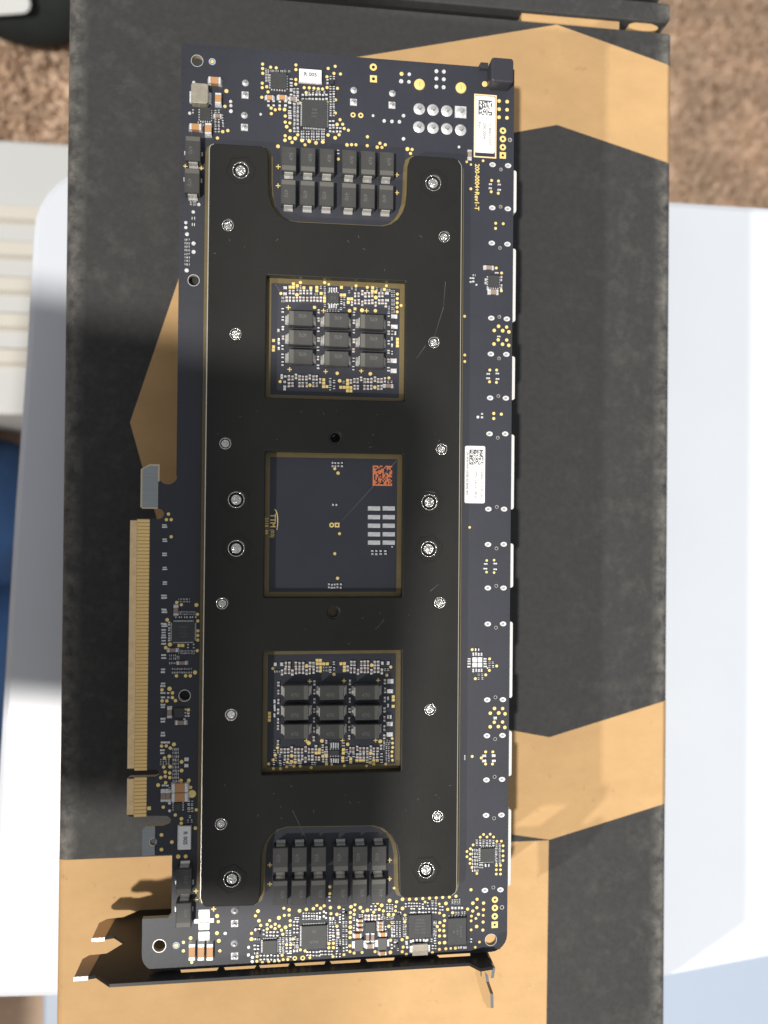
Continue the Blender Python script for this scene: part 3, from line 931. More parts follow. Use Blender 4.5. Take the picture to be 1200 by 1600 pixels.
ic(e_, 285, 642, 385, 762, 1.0, 'TB', ('STM32F', '446ZEH6', '7B872 V9', 'PHL  AD4', '* ST   (e4)'), 0.75, n=8)
ic(e_, 903, 1190, 440, 872, 1.2, 'TB', ('25Q256A', '13E40', '0B'), 0.85, -math.pi / 2, n=6)
ic(D, 1020, 1196, 328, 478, 0.8, 'TB', ('5AL', '28'), 0.75, math.pi / 2, n=4)
ic(L, 5, 150, 722, 812, 0.7, 'TB', n=4)
b = MB(); b.box(-0.42, 0.42, -0.75, 0.75, 0.05, 0.9, 'resistor_body', 0.05); tm = b.mesh('transistor')
for cr, x, y in ((Q, 895, 280), (d_, 392, 410), (d_, 300, 935), (e_, 130, 430), (e_, 95, 890), (c_, 235, 690)):
    part('transistor', tm, *cr.p(x, y, 0.9))

# ------------------------------------------------------------------ pads
PLACED = []
def free(x, y, d=0.55):
    for a, c in PLACED:
        if abs(a - x) < d and abs(c - y) < d:
            return False
    PLACED.append((x, y))
    return True
def discs(name, items, mname, h=0.05, r_add=0.0):
    b = MB()
    for cr, pts in items:
        for it in pts:
            r = it[2] if len(it) > 2 else 22
            x, y = cr.p(it[0], it[1])
            if not free(x, y):
                continue
            b.cyl(x, y, cr.l(r) + r_add, -0.02, h, mname, 12, cr.l(r) * 0.9)
    return part(name, b.mesh(name), kind='stuff')
def dl(r, *pts):
    return [(*p, r) if len(p) == 2 else p for p in pts]
gold_items = [
 (Q, dl(19, (78, 76), (78, 128), (80, 184), (172, 112), (237, 120), (74, 300), (74, 352), (126, 341), (141, 402), (68, 465), (178, 592), (226, 612), (277, 602), (335, 608, 22), (180, 657), (468, 86), (468, 140), (467, 257), (467, 311), (565, 352), (624, 354), (679, 358), (730, 365), (780, 368), (833, 350), (588, 410), (645, 508), (832, 523), (509, 530), (343, 685), (343, 756), (397, 766), (360, 810, 22), (401, 856), (490, 905), (342, 916), (397, 942, 24), (460, 946, 24), (340, 968, 22), (846, 127), (928, 102), (914, 185), (990, 192), (832, 224), (955, 360), (933, 495), (930, 650), (985, 728), (950, 783, 22), (1016, 781), (1033, 831), (1083, 851), (974, 905), (928, 940, 23), (845, 907, 21))),
 (g1, dl(11, (680, 698, 13), (836, 660, 13), (882, 665, 13), (926, 676, 13), (970, 670, 13), (855, 688), (772, 672), (757, 645), (1070, 780))),
 (A, dl(27, (738, 323, 33), (715, 562), (680, 957), (760, 940), (598, 1057))),
 (W, dl(16, (525, 152, 20), (25, 680), (205, 742), (13, 818, 18), (56, 816), (97, 818), (203, 826), (297, 840, 18), (322, 803), (341, 842), (372, 817), (580, 857, 20), (624, 861), (609, 898))),
 (R_, dl(28, (533, 690), (645, 700), (533, 805), (643, 813), (532, 917), (642, 925), (333, 455, 42), (83, 1537, 20), (140, 1575, 18), (310, 1522, 20))),
 (S, dl(27, (580, 512), (697, 522), (573, 705), (693, 730), (225, 655))),
 (X, dl(13, (291, 47), (354, 51), (290, 90), (296, 420), (340, 462), (338, 610), (32, 822), (33, 1145), (33, 1199), (315, 905, 16), (382, 912, 15), (279, 940, 16), (349, 942, 17), (401, 952, 16), (312, 1018, 15), (383, 1020, 15), (277, 1053, 16), (348, 1055, 16), (400, 1064, 16), (242, 1270), (299, 1270), (240, 1368), (297, 1373))),
 (g2, dl(11, (958, 1266), (1007, 1271), (958, 1299))),
 (g6, dl(8, (877, 615), (977, 809), (1020, 807), (976, 877), (1020, 880))),
 (Y, dl(13, (95, 400), (240, 477), (299, 536), (238, 573), (208, 610), (121, 642), (222, 553, 7), (281, 890, 16), (349, 891, 15), (246, 930, 16), (316, 928, 17), (369, 935, 16), (279, 1005, 15), (348, 1003, 15), (245, 1043, 16), (313, 1041, 16), (367, 1048, 16), (207, 1252), (267, 1252), (207, 1353), (264, 1353), (171, 1302), (95, 1290))),
 (Z, dl(12, (190, 340), (245, 338), (162, 363), (218, 361), (273, 361), (103, 427), (80, 459), (51, 482), (51, 525), (80, 503), (78, 545), (77, 581), (93, 615), (134, 665), (301, 397), (338, 396), (352, 434), (351, 477), (352, 518), (351, 557), (297, 598), (331, 598), (296, 634), (331, 634), (296, 670), (331, 670), (85, 801, 14), (136, 880, 14), (101, 913, 16), (190, 912, 15), (57, 962, 14), (134, 950, 14), (100, 978, 14), (189, 967, 14), (147, 1005, 14), (187, 1014), (89, 1020), (126, 1040), (86, 1060), (186, 1070, 14), (132, 1107, 16), (86, 1135), (184, 1137, 14), (156, 1237), (120, 1280))),
 (c_, dl(24, (232, 335, 30), (192, 408), (246, 485, 28), (274, 558), (415, 483), (374, 545), (437, 578), (500, 540), (375, 615), (498, 608), (562, 570), (600, 632), (558, 440, 32), (636, 290), (718, 315, 28), (643, 402), (718, 398), (735, 485), (734, 556), (662, 588, 30), (620, 697), (777, 770), (678, 860), (744, 860), (131, 683), (129, 772, 30), (880, 330, 30), (988, 308, 28), (1097, 297, 28), (1152, 245), (893, 940), (966, 957), (1042, 1063), (218, 1045), (214, 1118), (300, 1138), (399, 1130), (490, 1125), (562, 1120), (625, 1092), (608, 1025), (697, 1090))),
 (d_, dl(25, (152, 62), (10, 292, 28), (65, 253), (163, 280, 29), (298, 277, 28), (171, 375), (263, 386, 27), (265, 572), (485, 268, 30), (547, 234), (538, 318), (474, 358), (534, 387), (474, 433), (474, 509), (474, 586, 30), (473, 668, 30), (470, 747), (466, 877), (469, 968), (533, 990), (658, 980), (631, 282, 30), (670, 341), (741, 322, 30), (835, 203), (900, 210), (965, 245, 30), (926, 310), (991, 332), (840, 352), (1087, 172, 32), (1072, 390, 30), (1147, 390), (1130, 510, 28), (1075, 573, 27), (1100, 790, 28), (1100, 980, 32), (860, 968), (140, 842), (209, 837), (138, 908), (209, 906), (203, 1045), (374, 1017))),
 (e_, dl(26, (190, 150, 30), (298, 150), (403, 148), (507, 138), (612, 132), (716, 128), (818, 120), (922, 115), (1025, 102), (97, 190), (82, 263, 22), (80, 331, 22), (190, 293, 30), (47, 392, 23), (228, 398, 23), (224, 503), (540, 193, 22), (764, 223, 21), (868, 215, 31), (895, 308), (768, 365, 23), (838, 403), (973, 362), (848, 485), (773, 515), (733, 577), (832, 563), (768, 632), (835, 642), (768, 724), (847, 722), (768, 832), (848, 828, 30), (262, 750), (183, 782), (200, 898), (185, 970), (250, 1012), (766, 933), (866, 924), (943, 918, 22), (1015, 914), (656, 985))),
 (N, dl(31, (552, 257), (640, 298), (923, 303, 38), (942, 478), (948, 602), (950, 788), (948, 875), (948, 960), (938, 1160), (375, 582, 36), (427, 1042, 40), (348, 1103, 34))),
 (O, dl(33, (548, 192), (720, 192), (808, 192), (897, 128, 40), (277, 455), (418, 435, 42), (473, 512), (473, 600), (280, 662), (368, 662), (530, 658), (772, 832))),
 (PQ, dl(23, (536, 135), (598, 132), (652, 162), (701, 112, 27), (575, 293), (640, 274, 26), (563, 415), (650, 411, 25), (584, 482), (645, 495), (585, 541), (645, 557), (524, 557), (590, 625), (489, 657, 26), (803, 346, 26), (803, 463, 26), (795, 598, 26), (900, 595, 26), (924, 688), (558, 953), (719, 1057), (801, 1108, 25), (799, 1170, 24), (1000, 988))),
 (g5, dl(10, (312, 537), (300, 570), (328, 570), (328, 670), (303, 1157))),
 (g9, dl(11, (271, 392), (332, 434), (271, 478), (369, 519, 13), (413, 518, 12), (470, 352))),
 (V, dl(20, (634, 890, 25), (648, 960), (632, 1103, 24), (655, 1200, 25), (668, 1325), (303, 1165, 23), (213, 1218), (213, 1325), (317, 1468), (122, 1258, 22))),
 (C, dl(23, (945, 905), (945, 997))), (H, [(650, 922, 20)]),
 (D, dl(25, (290, 335), (540, 355, 30), (815, 552, 28), (595, 165, 27), (973, 165, 27), (1038, 193, 22))),
 (E_, dl(25, (313, 215), (788, 215), (490, 240), (960, 345), (958, 415), (958, 483), (955, 550), (957, 622), (1017, 523), (622, 398, 32), (212, 605, 30), (406, 597, 33), (616, 605, 30))),
 (F, dl(28, (277, 762, 25), (740, 818, 30), (1170, 632))), (G, dl(30, (58, 750), (537, 640), (605, 852), (827, 705, 25))),
 (I, [(262, 345, 25), (790, 305, 32)]), (J, dl(27, (68, 437), (657, 293, 30), (955, 322), (895, 450))),
 (K, dl(25, (335, 685), (300, 797), (265, 873), (197, 937), (272, 1010), (382, 1010), (480, 980), (592, 972), (690, 970), (862, 995), (487, 910), (555, 808, 30), (825, 610, 33), (1030, 575, 32))),
 (L, dl(23, (283, 628, 28), (792, 583, 32), (640, 770, 32), (978, 540), (983, 610), (985, 678), (975, 745), (973, 812), (983, 880), (878, 938), (230, 965), (578, 968), (33, 945, 20))),
 (b_, dl(13, (590, 169), (617, 204, 15), (629, 698), (590, 861), (613, 1062, 14))),
]
discs('test_pads', gold_items, 'gold')
tin_items = [
 (A, dl(26, (805, 487), (808, 552), (808, 638, 31), (165, 670), (228, 190))),
 (a_, dl(18, (205, 665), (147, 742), (70, 853), (70, 905), (82, 973, 21), (150, 1070, 22), (150, 1158, 22), (78, 1350, 23))),
 (W, dl(18, (597, 157), (521, 222, 22), (594, 228), (852, 128, 20), (921, 132, 20), (852, 197, 20), (921, 204, 20), (851, 273, 20), (919, 279, 20), (258, 545, 14), (362, 594), (434, 599), (505, 602), (543, 545), (543, 762), (1063, 838, 14))),
 (Q, [(55, 665, 16)]), (X, [(130, 560, 9)]), (g2, [(855, 1290, 10)]),
 (c_, dl(25, (85, 900), (82, 1018), (145, 1055), (140, 1122))), (PQ, [(642, 898, 20), (643, 1000, 20)]), (V, [(735, 1105, 20)]), (b_, [(1057, 806, 7)]), (e_, [(262, 898, 22)]),
]
discs('solder_dots', tin_items, 'tin_bright', 0.12)
# larger pads, one by one
def pad(cr, x, y, r, mname='gold', name='test_pad'):
    b = MB(); b.cyl(0, 0, cr.l(r), -0.02, 0.06, mname, 20, cr.l(r) * .95)
    part(name, b.mesh(name), *cr.p(x, y))
pad(PQ, 945, 775, 52)
def ringpad(cr, x, y, r, hole, square=False, mname='gold'):
    b = MB()
    b.ring(0, 0, cr.l(r), cr.l(hole), -0.02, 0.06, mname, 24, 1.0, square)
    b.cyl(0, 0, cr.l(hole), -0.01, 0.012, 'via_dark', 16)
    part('plated_hole', b.mesh('plated_hole'), *cr.p(x, y))
for x, y, r, h, sq in ((260, 90, 34, 15, 0), (261, 200, 33, 15, 1), (70, 538, 24, 11, 0), (142, 542, 25, 11, 0)):
    ringpad(W, x, y, r, h, bool(sq))
for x, y, r, h, sq in ((585, 1105, 47, 18, 0), (584, 1220, 47, 18, 0), (584, 1335, 46, 18, 0), (583, 1448, 46, 18, 1)):
    ringpad(R_, x, y, r, h, bool(sq))
for x, y, sq in ((284, 883, 0), (284, 952, 0), (283, 1022, 0), (282, 1092, 1)):
    ringpad(Z, x, y, 27, 10, bool(sq))
ringpad(c_, 806, 1072, 34, 16); ringpad(c_, 930, 1068, 37, 17); ringpad(b_, 565, 628, 20, 9); ringpad(b_, 609, 628, 19, 9, True)
for q in (bp(331.6, 96.3), V.p(122, 1258)):
    b = MB(); b.ring(0, 0, 1.0, 0.62, -0.02, 0.02, 'ledge_grey', 20); b.cyl(0, 0, 0.5, -.02, 0.04, 'gold', 14)
    part('fiducial', b.mesh('fiducial'), *q)
# gold slotted pins
for x, y in ((693, 252), (1082, 284)):
    b = MB(); b.cyl(0, 0, W.l(54), -.02, 0.35, 'gold', 24, W.l(48)); b.cyl(0, 0, W.l(48), 0.35, 0.5, 'gold', 24, W.l(30))
    b.box(-0.12, 0.12, -0.75, 0.75, 0.4, 0.52, 'finger_gap')
    part('slotted_pin', b.mesh('slotted_pin'), *W.p(x, y), 0, random.uniform(-.2, .2))
# heavy power solder joints
def joint(cr, x, y, r, square=False, pin=0.75):
    R0 = cr.l(r)
    b = MB()
    if square:
        b.cbox(0, 0, 2 * R0, 2 * R0, -.02, 0.18, 'tin_bright', 0.12)
    b.cyl(0, 0, R0 * .97, 0.0, 0.28, 'tin_bright', 20, R0 * .8)
    b.cyl(0, 0, R0 * .8, 0.28, 0.62, 'tin', 20, R0 * .42)
    b.cyl(0, 0, R0 * .42, 0.62, 0.62 + pin, 'solder', 12, R0 * .26)
    part('solder_joint', b.mesh('solder_joint'), *cr.p(x, y, 0.2), 0, random.uniform(0, 1) * (not square))
for x, y in ((692, 478), (820, 487), (950, 497), (688, 648), (820, 656), (950, 665), (1080, 676)):
    joint(W, x, y, 57)
joint(W, 1080, 508, 57, True)
for cr, x, y, r, sq in ((W, 78, 302, 33, 0), (W, 75, 415, 33, 1), (W, 440, 332, 33, 0), (W, 436, 443, 33, 1), (A, 1035, 190, 54, 0), (A, 1030, 380, 55, 1), (A, 1020, 695, 54, 0), (A, 1020, 885, 55, 1),
                       (g3, 1000, 163, 21, 0), (g3, 1000, 237, 21, 1), (g3, 998, 355, 21, 0), (g3, 1000, 428, 21, 1)):
    joint(cr, x, y, r, bool(sq), 0.5)
# oval connector pins along the right strip
ov = [S.p(595, 245), S.p(860, 262), S.p(590, 980), S.p(855, 998), X.p(258, 213), X.p(388, 222), X.p(254, 838), X.p(383, 845), X.p(250, 1137), X.p(379, 1140), X.p(244, 1503), X.p(375, 1505),
      g6.p(993, 67), g6.p(1085, 67), g6.p(986, 508), g6.p(1078, 508), g6.p(984, 715), g6.p(1076, 714), g6.p(983, 970), g6.p(1075, 970),
      Y.p(224, 186), Y.p(352, 185), Y.p(220, 818), Y.p(350, 816), Y.p(217, 1117), Y.p(347, 1114), Y.p(213, 1485), Y.p(343, 1480), Z.p(210, 180), Z.p(338, 177), Z.p(200, 805), Z.p(330, 800)]
b = MB()
b.ring(0, 0, 0.98, 0.5, -.02, 0.12, 'tin_bright', 18, 0.74); b.cyl(0, 0, 0.52, -.02, 0.05, 'solder', 14, ry=0.4); b.cyl(0.05, 0, 0.3, 0.05, 0.22, 'solder', 10, 0.15)
om = b.mesh('connector_pin')
for q in ov:
    part('connector_pin', om, *q)
# rectangular tin lands
def land(cr, x, y, w, h, mname='tin_bright', name='solder_land'):
    b = MB(); b.cbox(0, 0, cr.l(w), cr.l(h), -.02, 0.07, mname, 0.05)
    part(name, b.mesh(name), *cr.p(x, y))
for x in (140, 363):
    for y in (770, 902, 1032, 1162, 1288):
        land(U, x, y, 190, 68, 'tin')
for cr, x, y, w, h in ((E_, 910, 695, 100, 65), (E_, 912, 855, 105, 65), (G, 900, 437, 100, 70), (G, 900, 595, 100, 72), (J, 950, 545, 100, 75), (J, 945, 700, 95, 65), (L, 940, 312, 100, 70), (L, 940, 475, 100, 70),
                       (V, 472, 865, 135, 110), (V, 470, 950, 240, 55), (V, 470, 1015, 132, 95), (V, 470, 1140, 135, 110)):
    land(cr, x, y, w, h)
for dx in (-22, 22):
    for dy in (-22, 22):
        land(Y, 137 + dx, 505 + dy, 41, 41)
land(PQ, 368, 968, 48, 48, 'gold', 'gold_land')
# square gold pads and crosses
b = MB()
for cr, pts in ((D, ((485, 185), (433, 237), (485, 237), (545, 215), (648, 247), (757, 250), (850, 240), (850, 293), (918, 335), (970, 405), (970, 455), (175, 1070), (175, 1170))),
                (E_, ((85, 240), (80, 360), (132, 360), (195, 420), (245, 420), (192, 475), (297, 575), (573, 245), (568, 300), (620, 312), (755, 272), (960, 1050), (960, 1103), (960, 1154))),
                (F, ((172, 220), (172, 271), (958, 735), (958, 787), (955, 840), (1008, 840))),
                (G, ((180, 745), (180, 798), (75, 852), (128, 852), (180, 852), (232, 855), (180, 905), (232, 907))),
                (I, ((955, 217), (1007, 217), (955, 272), (1007, 272), (1060, 272), (1115, 272), (1005, 330), (1005, 382), (210, 1045), (210, 1100), (208, 1153))),
                (J, ((178, 270), (232, 268), (232, 322), (230, 375), (995, 785), (995, 837), (993, 935))),
                (K, ((990, 710), (988, 762), (938, 765), (1045, 815), (1100, 815), (1102, 935), (555, 900), (612, 915))),
                (L, ((215, 712), (215, 765), (207, 840), (207, 892), (330, 855), (330, 908), (427, 885), (480, 885), (530, 885), (635, 912), (690, 885), (690, 937), (745, 885)))):
    for x, y in pts:
        if free(*cr.p(x, y)):
            b.cbox(*cr.p(x, y), cr.l(47), cr.l(47), -.02, 0.055, 'gold', 0.03)
for x, y in ((597, 1062), (665, 1062)):
    b.cbox(*N.p(x, y), N.l(60), N.l(60), -.02, 0.05, 'gold', 0.03)
part('square_pads', b.mesh('square_pads'), kind='stuff')
b = MB()
for cr, x, y, s_ in ((D, 405, 555, 70), (D, 955, 605, 70), (E_, 478, 607, 65), (F, 425, 572, 70), (F, 988, 605, 68), (G, 395, 595, 66), (I, 840, 545, 66), (J, 225, 537, 66), (J, 757, 530, 66), (K, 787, 575, 66), (L, 203, 572, 66), (L, 720, 567, 66),
                    (B, 97, 355, 70), (B, 95, 652, 70), (C, 143, 612, 62), (C, 142, 868, 60), (H, 590, 548, 60), (H, 590, 798, 58), (V, 370, 578, 58), (V, 367, 685, 55), (V, 590, 803, 60), (a_, 63, 265, 42), (a_, 230, 285, 45), (Crop(540, 60, 4.138), 332, 882, 28), (Crop(540, 60, 4.138), 332, 998, 28)):
    q = cr.p(x, y); l_ = cr.l(s_)
    b.cbox(*q, l_, l_ * .2, -.02, 0.03, 'gold'); b.cbox(*q, l_ * .2, l_, -.02, 0.034, 'gold')
part('polarity_marks', b.mesh('polarity_marks'), kind='stuff')

# ------------------------------------------------------------------ dense rows of tiny chips
def tiny(b, cr, x, y, w, h, kind='r', vert=None):
    q = cr.p(x + random.uniform(-2, 2), y + random.uniform(-2, 2), 0.3)
    wm, hm = cr.l(w) * random.uniform(.82, 1.04), cr.l(h) * random.uniform(.86, 1.04)
    vert = (h > w) if vert is None else vert
    body = {'r': 'resistor_body', 'c': 'ceramic_grey', 't': 'tin'}[kind]
    ht = random.uniform(0.34, 0.46)
    e = random.uniform(0.24, 0.34)
    if vert:
        b.cbox(q[0], q[1], wm * .9, hm * .62, 0.02, ht - .03, body)
        for s_ in (-1, 1):
            b.cbox(q[0], q[1] + s_ * hm * (1 - e) / 2, wm, hm * e, 0.0, ht, 'tin_bright', 0.03)
    else:
        b.cbox(q[0], q[1], wm * .62, hm * .9, 0.02, ht - .03, body)
        for s_ in (-1, 1):
            b.cbox(q[0] + s_ * wm * (1 - e) / 2, q[1], wm * e, hm, 0.0, ht, 'tin_bright', 0.03)
def row(b, cr, xs, y, w, h, kind='r', vert=None):
    for x in xs:
        if isinstance(x, tuple):
            tiny(b, cr, x[0], x[1], w, h, kind, vert)
        else:
            tiny(b, cr, x, y, w, h, kind, vert)
def lin(a, c, n):
    return [a + (c - a) * i / (n - 1) for i in range(n)]
def grid(b, cr, xs, ys, w, h, kind='r', vert=None):
    for y in ys:
        row(b, cr, xs, y, w, h, kind, vert)
def cluster(fn):
    b = MB()
    fn(b)
    part('small_passives', b.mesh('small_passives'), kind='stuff')
def top_left(b):
    row(b, Q, [185, 215, 255, 300, 340, 388], 158, 26, 24)
    grid(b, Q, [118, 145], [148, 185, 225, 262], 22, 26)
    row(b, Q, [145, 207, 277, 347], 537, 34, 66)
    row(b, Q, [(412, 275), (415, 350), (412, 412), (395, 505), (398, 560)], 0, 36, 58)
    row(b, Q, [(395, 640), (398, 692)], 0, 40, 46, 'c')
    grid(b, Q, [450, 490], lin(382, 850, 11), 30, 38)
    row(b, Q, lin(548, 826, 8), 462, 32, 74)
    row(b, Q, [(625, 402), (672, 400), (712, 402), (745, 402), (800, 405)], 0, 24, 30)
    for x in (545, 605, 665, 725, 785):
        grid(b, Q, [x - 11, x + 13], [875, 912, 945], 20, 32)
    grid(b, Q, [874, 912], [235, 352, 412, 445, 500, 560, 605, 665], 26, 38)
    row(b, Q, [868, 906], 768, 30, 72)
    row(b, Q, [(838, 280)], 0, 26, 60)
    row(b, Q, [868, 908, 950, 990], 845, 30, 60)
    grid(b, A, [568, 620], [640, 780, 838, 892, 942], 34, 42, 'r', True)
    row(b, A, [(675, 720), (680, 800), (685, 855), (300, 825), (340, 820), (372, 835)], 0, 28, 44)
    row(b, A, [(215, 640)], 0, 26, 60)
    grid(b, a_, [120, 150, 172], [628, 658], 20, 22)
    row(b, a_, [(147, 805), (148, 872)], 0, 34, 30)
    grid(b, a_, [70, 100], lin(1030, 1288, 8), 24, 22, 'r', False)
    row(b, a_, [(237, 140), (228, 415)], 0, 22, 44, 't'); row(b, a_, [(58, 130), (52, 405)], 0, 12, 44, 't')
    row(b, B, [(1035, 125)], 0, 48, 70)
cluster(top_left)
def right_strip(b):
    for cr, pts, w, h in ((S, ((560, 575), (560, 645), (710, 583), (710, 673)), 62, 30), (X, ((230, 1303), (305, 1298), (230, 1340), (307, 1345), (318, 990), (298, 460)), 32, 14),
                          (g6, ((972, 828), (1026, 828), (970, 857), (1025, 860)), 24, 10), (g2, ((882, 1268), (882, 1290)), 16, 14),
                          (Y, ((285, 968), (197, 1285), (275, 1285), (197, 1325), (275, 1325)), 32, 24), (X, ((338, 495), (338, 520), (338, 565), (338, 590)), 16, 20)):
        for x, y in pts:
            tiny(b, cr, x, y, w, h, 't', False)
    row(b, X, [80, 104], 520, 20, 46); row(b, X, [(110, 478)], 0, 26, 18)
    row(b, X, [(207, 515), (207, 543), (226, 592)], 0, 18, 20, 't')
    for y in (437, 573):
        row(b, Y, lin(105, 172, 4), y, 15, 30, 't')
    for x in (70, 203):
        for y in lin(475, 540, 4):
            tiny(b, Y, x, y, 28, 14, 't', False)
    row(b, Y, [(137, 400)], 0, 42, 22); grid(b, Y, [238, 268], [510, 538], 18, 20); grid(b, Y, [150, 180], [610, 640], 18, 20)
    row(b, Y, [(35, 1298)], 0, 9, 46, 't')
    grid(b, Z, lin(135, 271, 6), [395, 424], 19, 24)
    grid(b, Z, [105, 134], lin(472, 640, 7), 22, 22); grid(b, Z, [160, 178], [580, 610], 15, 26)
    grid(b, Z, [297, 325], lin(425, 575, 7), 18, 20)
    row(b, Z, [(218, 598)], 0, 44, 26)
    row(b, Z, [(85, 1225)], 0, 16, 40)
cluster(right_strip)
def window_one(b):
    for cr, x, ys in ((D, 320, (600, 728, 875, 1025)), (F, 315, (230, 362, 480)), (D, 878, (615, 745, 898, 1055)), (F, 870, (250, 395, 530)), (E_, 280, (650, 775, 928, 1075)), (G, 272, (275, 420, 550)), (E_, 825, (668, 805, 945, 1100)), (G, 820, (295, 435, 570))):
        for y in ys:
            tiny(b, cr, x, y, 42, 68, 'c' if y % 2 else 'r')
    row(b, D, [430, 485, 595, 650, 700, 757], 312, 40, 70, 'c')
    row(b, D, [378, 430, 485, 540, 592, 645, 700, 760, 808, 860, 915], 424, 40, 78, 'c')
    row(b, D, [(355, 245), (355, 342)], 0, 58, 44, 't'); row(b, D, [(320, 405), (320, 455), (840, 348)], 0, 42, 36)
    row(b, D, [(545, 270), (598, 235), (915, 240), (975, 240), (975, 300), (975, 345), (975, 520)], 0, 36, 44)
    row(b, D, [1048, 1083, 1118, 1155], 278, 26, 70, 't'); row(b, D, [1048, 1083, 1118, 1155], 535, 26, 70, 't'); row(b, D, lin(1015, 1190, 5), 602, 26, 34)
    row(b, D, [(250, 910), (255, 1060), (255, 1110)], 0, 34, 42, 't'); row(b, F, [(255, 105), (255, 165), (255, 245)], 0, 38, 44, 't')
    row(b, E_, [300, 355, (410, 322), 460, 515, 568, 675, 728], 355, 40, 78, 'c')
    row(b, E_, [(250, 492), 300, 355, (410, 490), 460, 515, 568, (620, 500), 675, 728, (780, 515)], 465, 40, 76, 'c')
    row(b, E_, [(795, 335), (795, 440)], 0, 60, 40, 't'); row(b, E_, [(85, 415), (130, 415), (85, 480), (130, 490), (130, 540), (80, 570)], 0, 36, 44)
    grid(b, E_, [875, 908], [300, 365, 440, 500, 570, 625], 26, 36); row(b, E_, [(828, 550), (828, 600), (250, 250), (310, 265), (640, 265), (710, 285), (800, 285), (835, 285), (490, 300), (210, 310)], 0, 34, 38)
    row(b, E_, [(880, 950)], 0, 40, 62); row(b, E_, [(930, 955), (875, 1040), (875, 1145)], 0, 30, 58, 't'); row(b, G, [(875, 200), (875, 310)], 0, 28, 58)
    row(b, F, [417, 470, (525, 682), 580, 632, 690, (740, 690), 797, 850, (903, 748)], 705, 40, 80, 'c')
    row(b, F, [415, 470, 580, 632, 690, 797, 850], 808, 40, 78, 'c')
    row(b, F, [(305, 665), (355, 680), (348, 765), (348, 840), (348, 880), (305, 705)], 0, 44, 36, 't'); row(b, F, [(1060, 735), (1060, 800), (1060, 875), (1120, 760), (1120, 855)], 0, 40, 52)
    row(b, G, [(235, 762), 287, 340, (395, 718), 448, 500, 552, (608, 725), 660, 712, (765, 735)], 745, 40, 78, 'c')
    row(b, G, [290, 340, 445, 500, 552, 660, 710], 852, 40, 78, 'c')
    row(b, G, [(123, 770), (818, 765), (872, 765)], 0, 34, 40)
cluster(window_one)
def window_two(b):
    for y in (122, 147):
        for x in (572, 594, 618, 648):
            tiny(b, b_, x, y, 17, 16, 't', False)
    for x in (576, 602):
        tiny(b, b_, x, 462, 17, 18, 't', True)
    for y in (840, 864):
        for x in (897, 930, 965, 1002):
            tiny(b, b_, x, y, 20, 16, 't', False)
    for y in (1113, 1137):
        for x in (542, 566, 588, 613, 640):
            tiny(b, b_, x, y, 16, 15, 't', False)
cluster(window_two)
def window_three(b):
    for cr, x, ys in ((I, 350, (590, 715, 860, 1015)), (K, 345, (115, 265, 365, 605)), (I, 912, (570, 710, 850, 1000)), (K, 905, (100, 250, 400, 540)), (J, 315, (565, 695, 840, 1000)), (L, 305, (100, 250, 385, 520)), (J, 863, (555, 685, 830, 985)), (L, 855, (90, 230, 375, 510))):
        for y in ys:
            tiny(b, cr, x, y, 36, 82, 'c')
    row(b, I, [465, 520, 625, 680, 735, 845, 900], 285, 40, 92, 'c')
    row(b, I, [(405, 405), 460, 515, (570, 407), 627, 680, 735, (790, 400), 840, 900, (955, 355)], 387, 40, 92, 'c')
    row(b, I, [(300, 280), (400, 278)], 0, 50, 58, 't'); row(b, I, [(305, 390), (355, 390)], 0, 36, 36); grid(b, I, [1065, 1112, 1160], [328, 375], 36, 34)
    row(b, I, [(290, 860), (292, 940), (292, 985), (288, 1075)], 0, 32, 60, 't')
    row(b, J, [340, 390, 495, 550, 600, 710, 760], 266, 40, 92, 'c')
    row(b, J, [(285, 345), 335, 390, (445, 395), 495, 550, 600, (655, 395), 705, 760, (815, 392)], 372, 40, 92, 'c')
    row(b, J, [(68, 260), (70, 350), (12, 340), (12, 380)], 0, 36, 56); row(b, J, [(825, 262), (918, 262)], 0, 46, 58, 't'); row(b, J, [(865, 365), (915, 365)], 0, 34, 36)
    row(b, J, [(912, 810), (912, 925), (910, 1100), (955, 1100)], 0, 32, 62, 't')
    row(b, K, [395, 450, 500, (560, 705), 612, 665, 720, (775, 705), 828, 880, (938, 682)], 730, 40, 88, 'c')
    row(b, K, [450, (500, 835), 612, 665, 720, (775, 870), 828, 880], 838, 40, 88, 'c')
    row(b, K, [(290, 740), (310, 860), (278, 930), (345, 745), (375, 810), (375, 900), (380, 945), (440, 930), (520, 940), (550, 950), (665, 905), (700, 905), (880, 930), (925, 930)], 0, 38, 46)
    row(b, K, [(1045, 660), (1100, 590), (1100, 690), (1040, 740), (1080, 765), (1110, 765), (1050, 880), (1100, 880), (940, 850), (985, 850)], 0, 36, 60, 'c')
    row(b, L, [28, 63, 98, 133], 645, 24, 90, 't'); row(b, L, [28, 63, 98, 133], 885, 24, 72, 't')
    row(b, L, [325, 372, (432, 690), 480, 532, 590, (645, 692), 693, 750, (805, 672)], 715, 40, 86, 'c')
    row(b, L, [430, 480, 532, 590, 690, 745], 808, 40, 86, 'c')
    row(b, L, [(265, 730), (270, 860), (590, 890), (635, 840), (810, 800), (812, 890), (215, 630), (300, 800), (375, 800)], 0, 44, 56)
    grid(b, L, [888, 925], [620, 680, 740, 790, 840, 890], 26, 38); row(b, L, [(853, 590), (853, 635), (850, 690), (900, 580), (940, 590)], 0, 30, 40)
cluster(window_three)
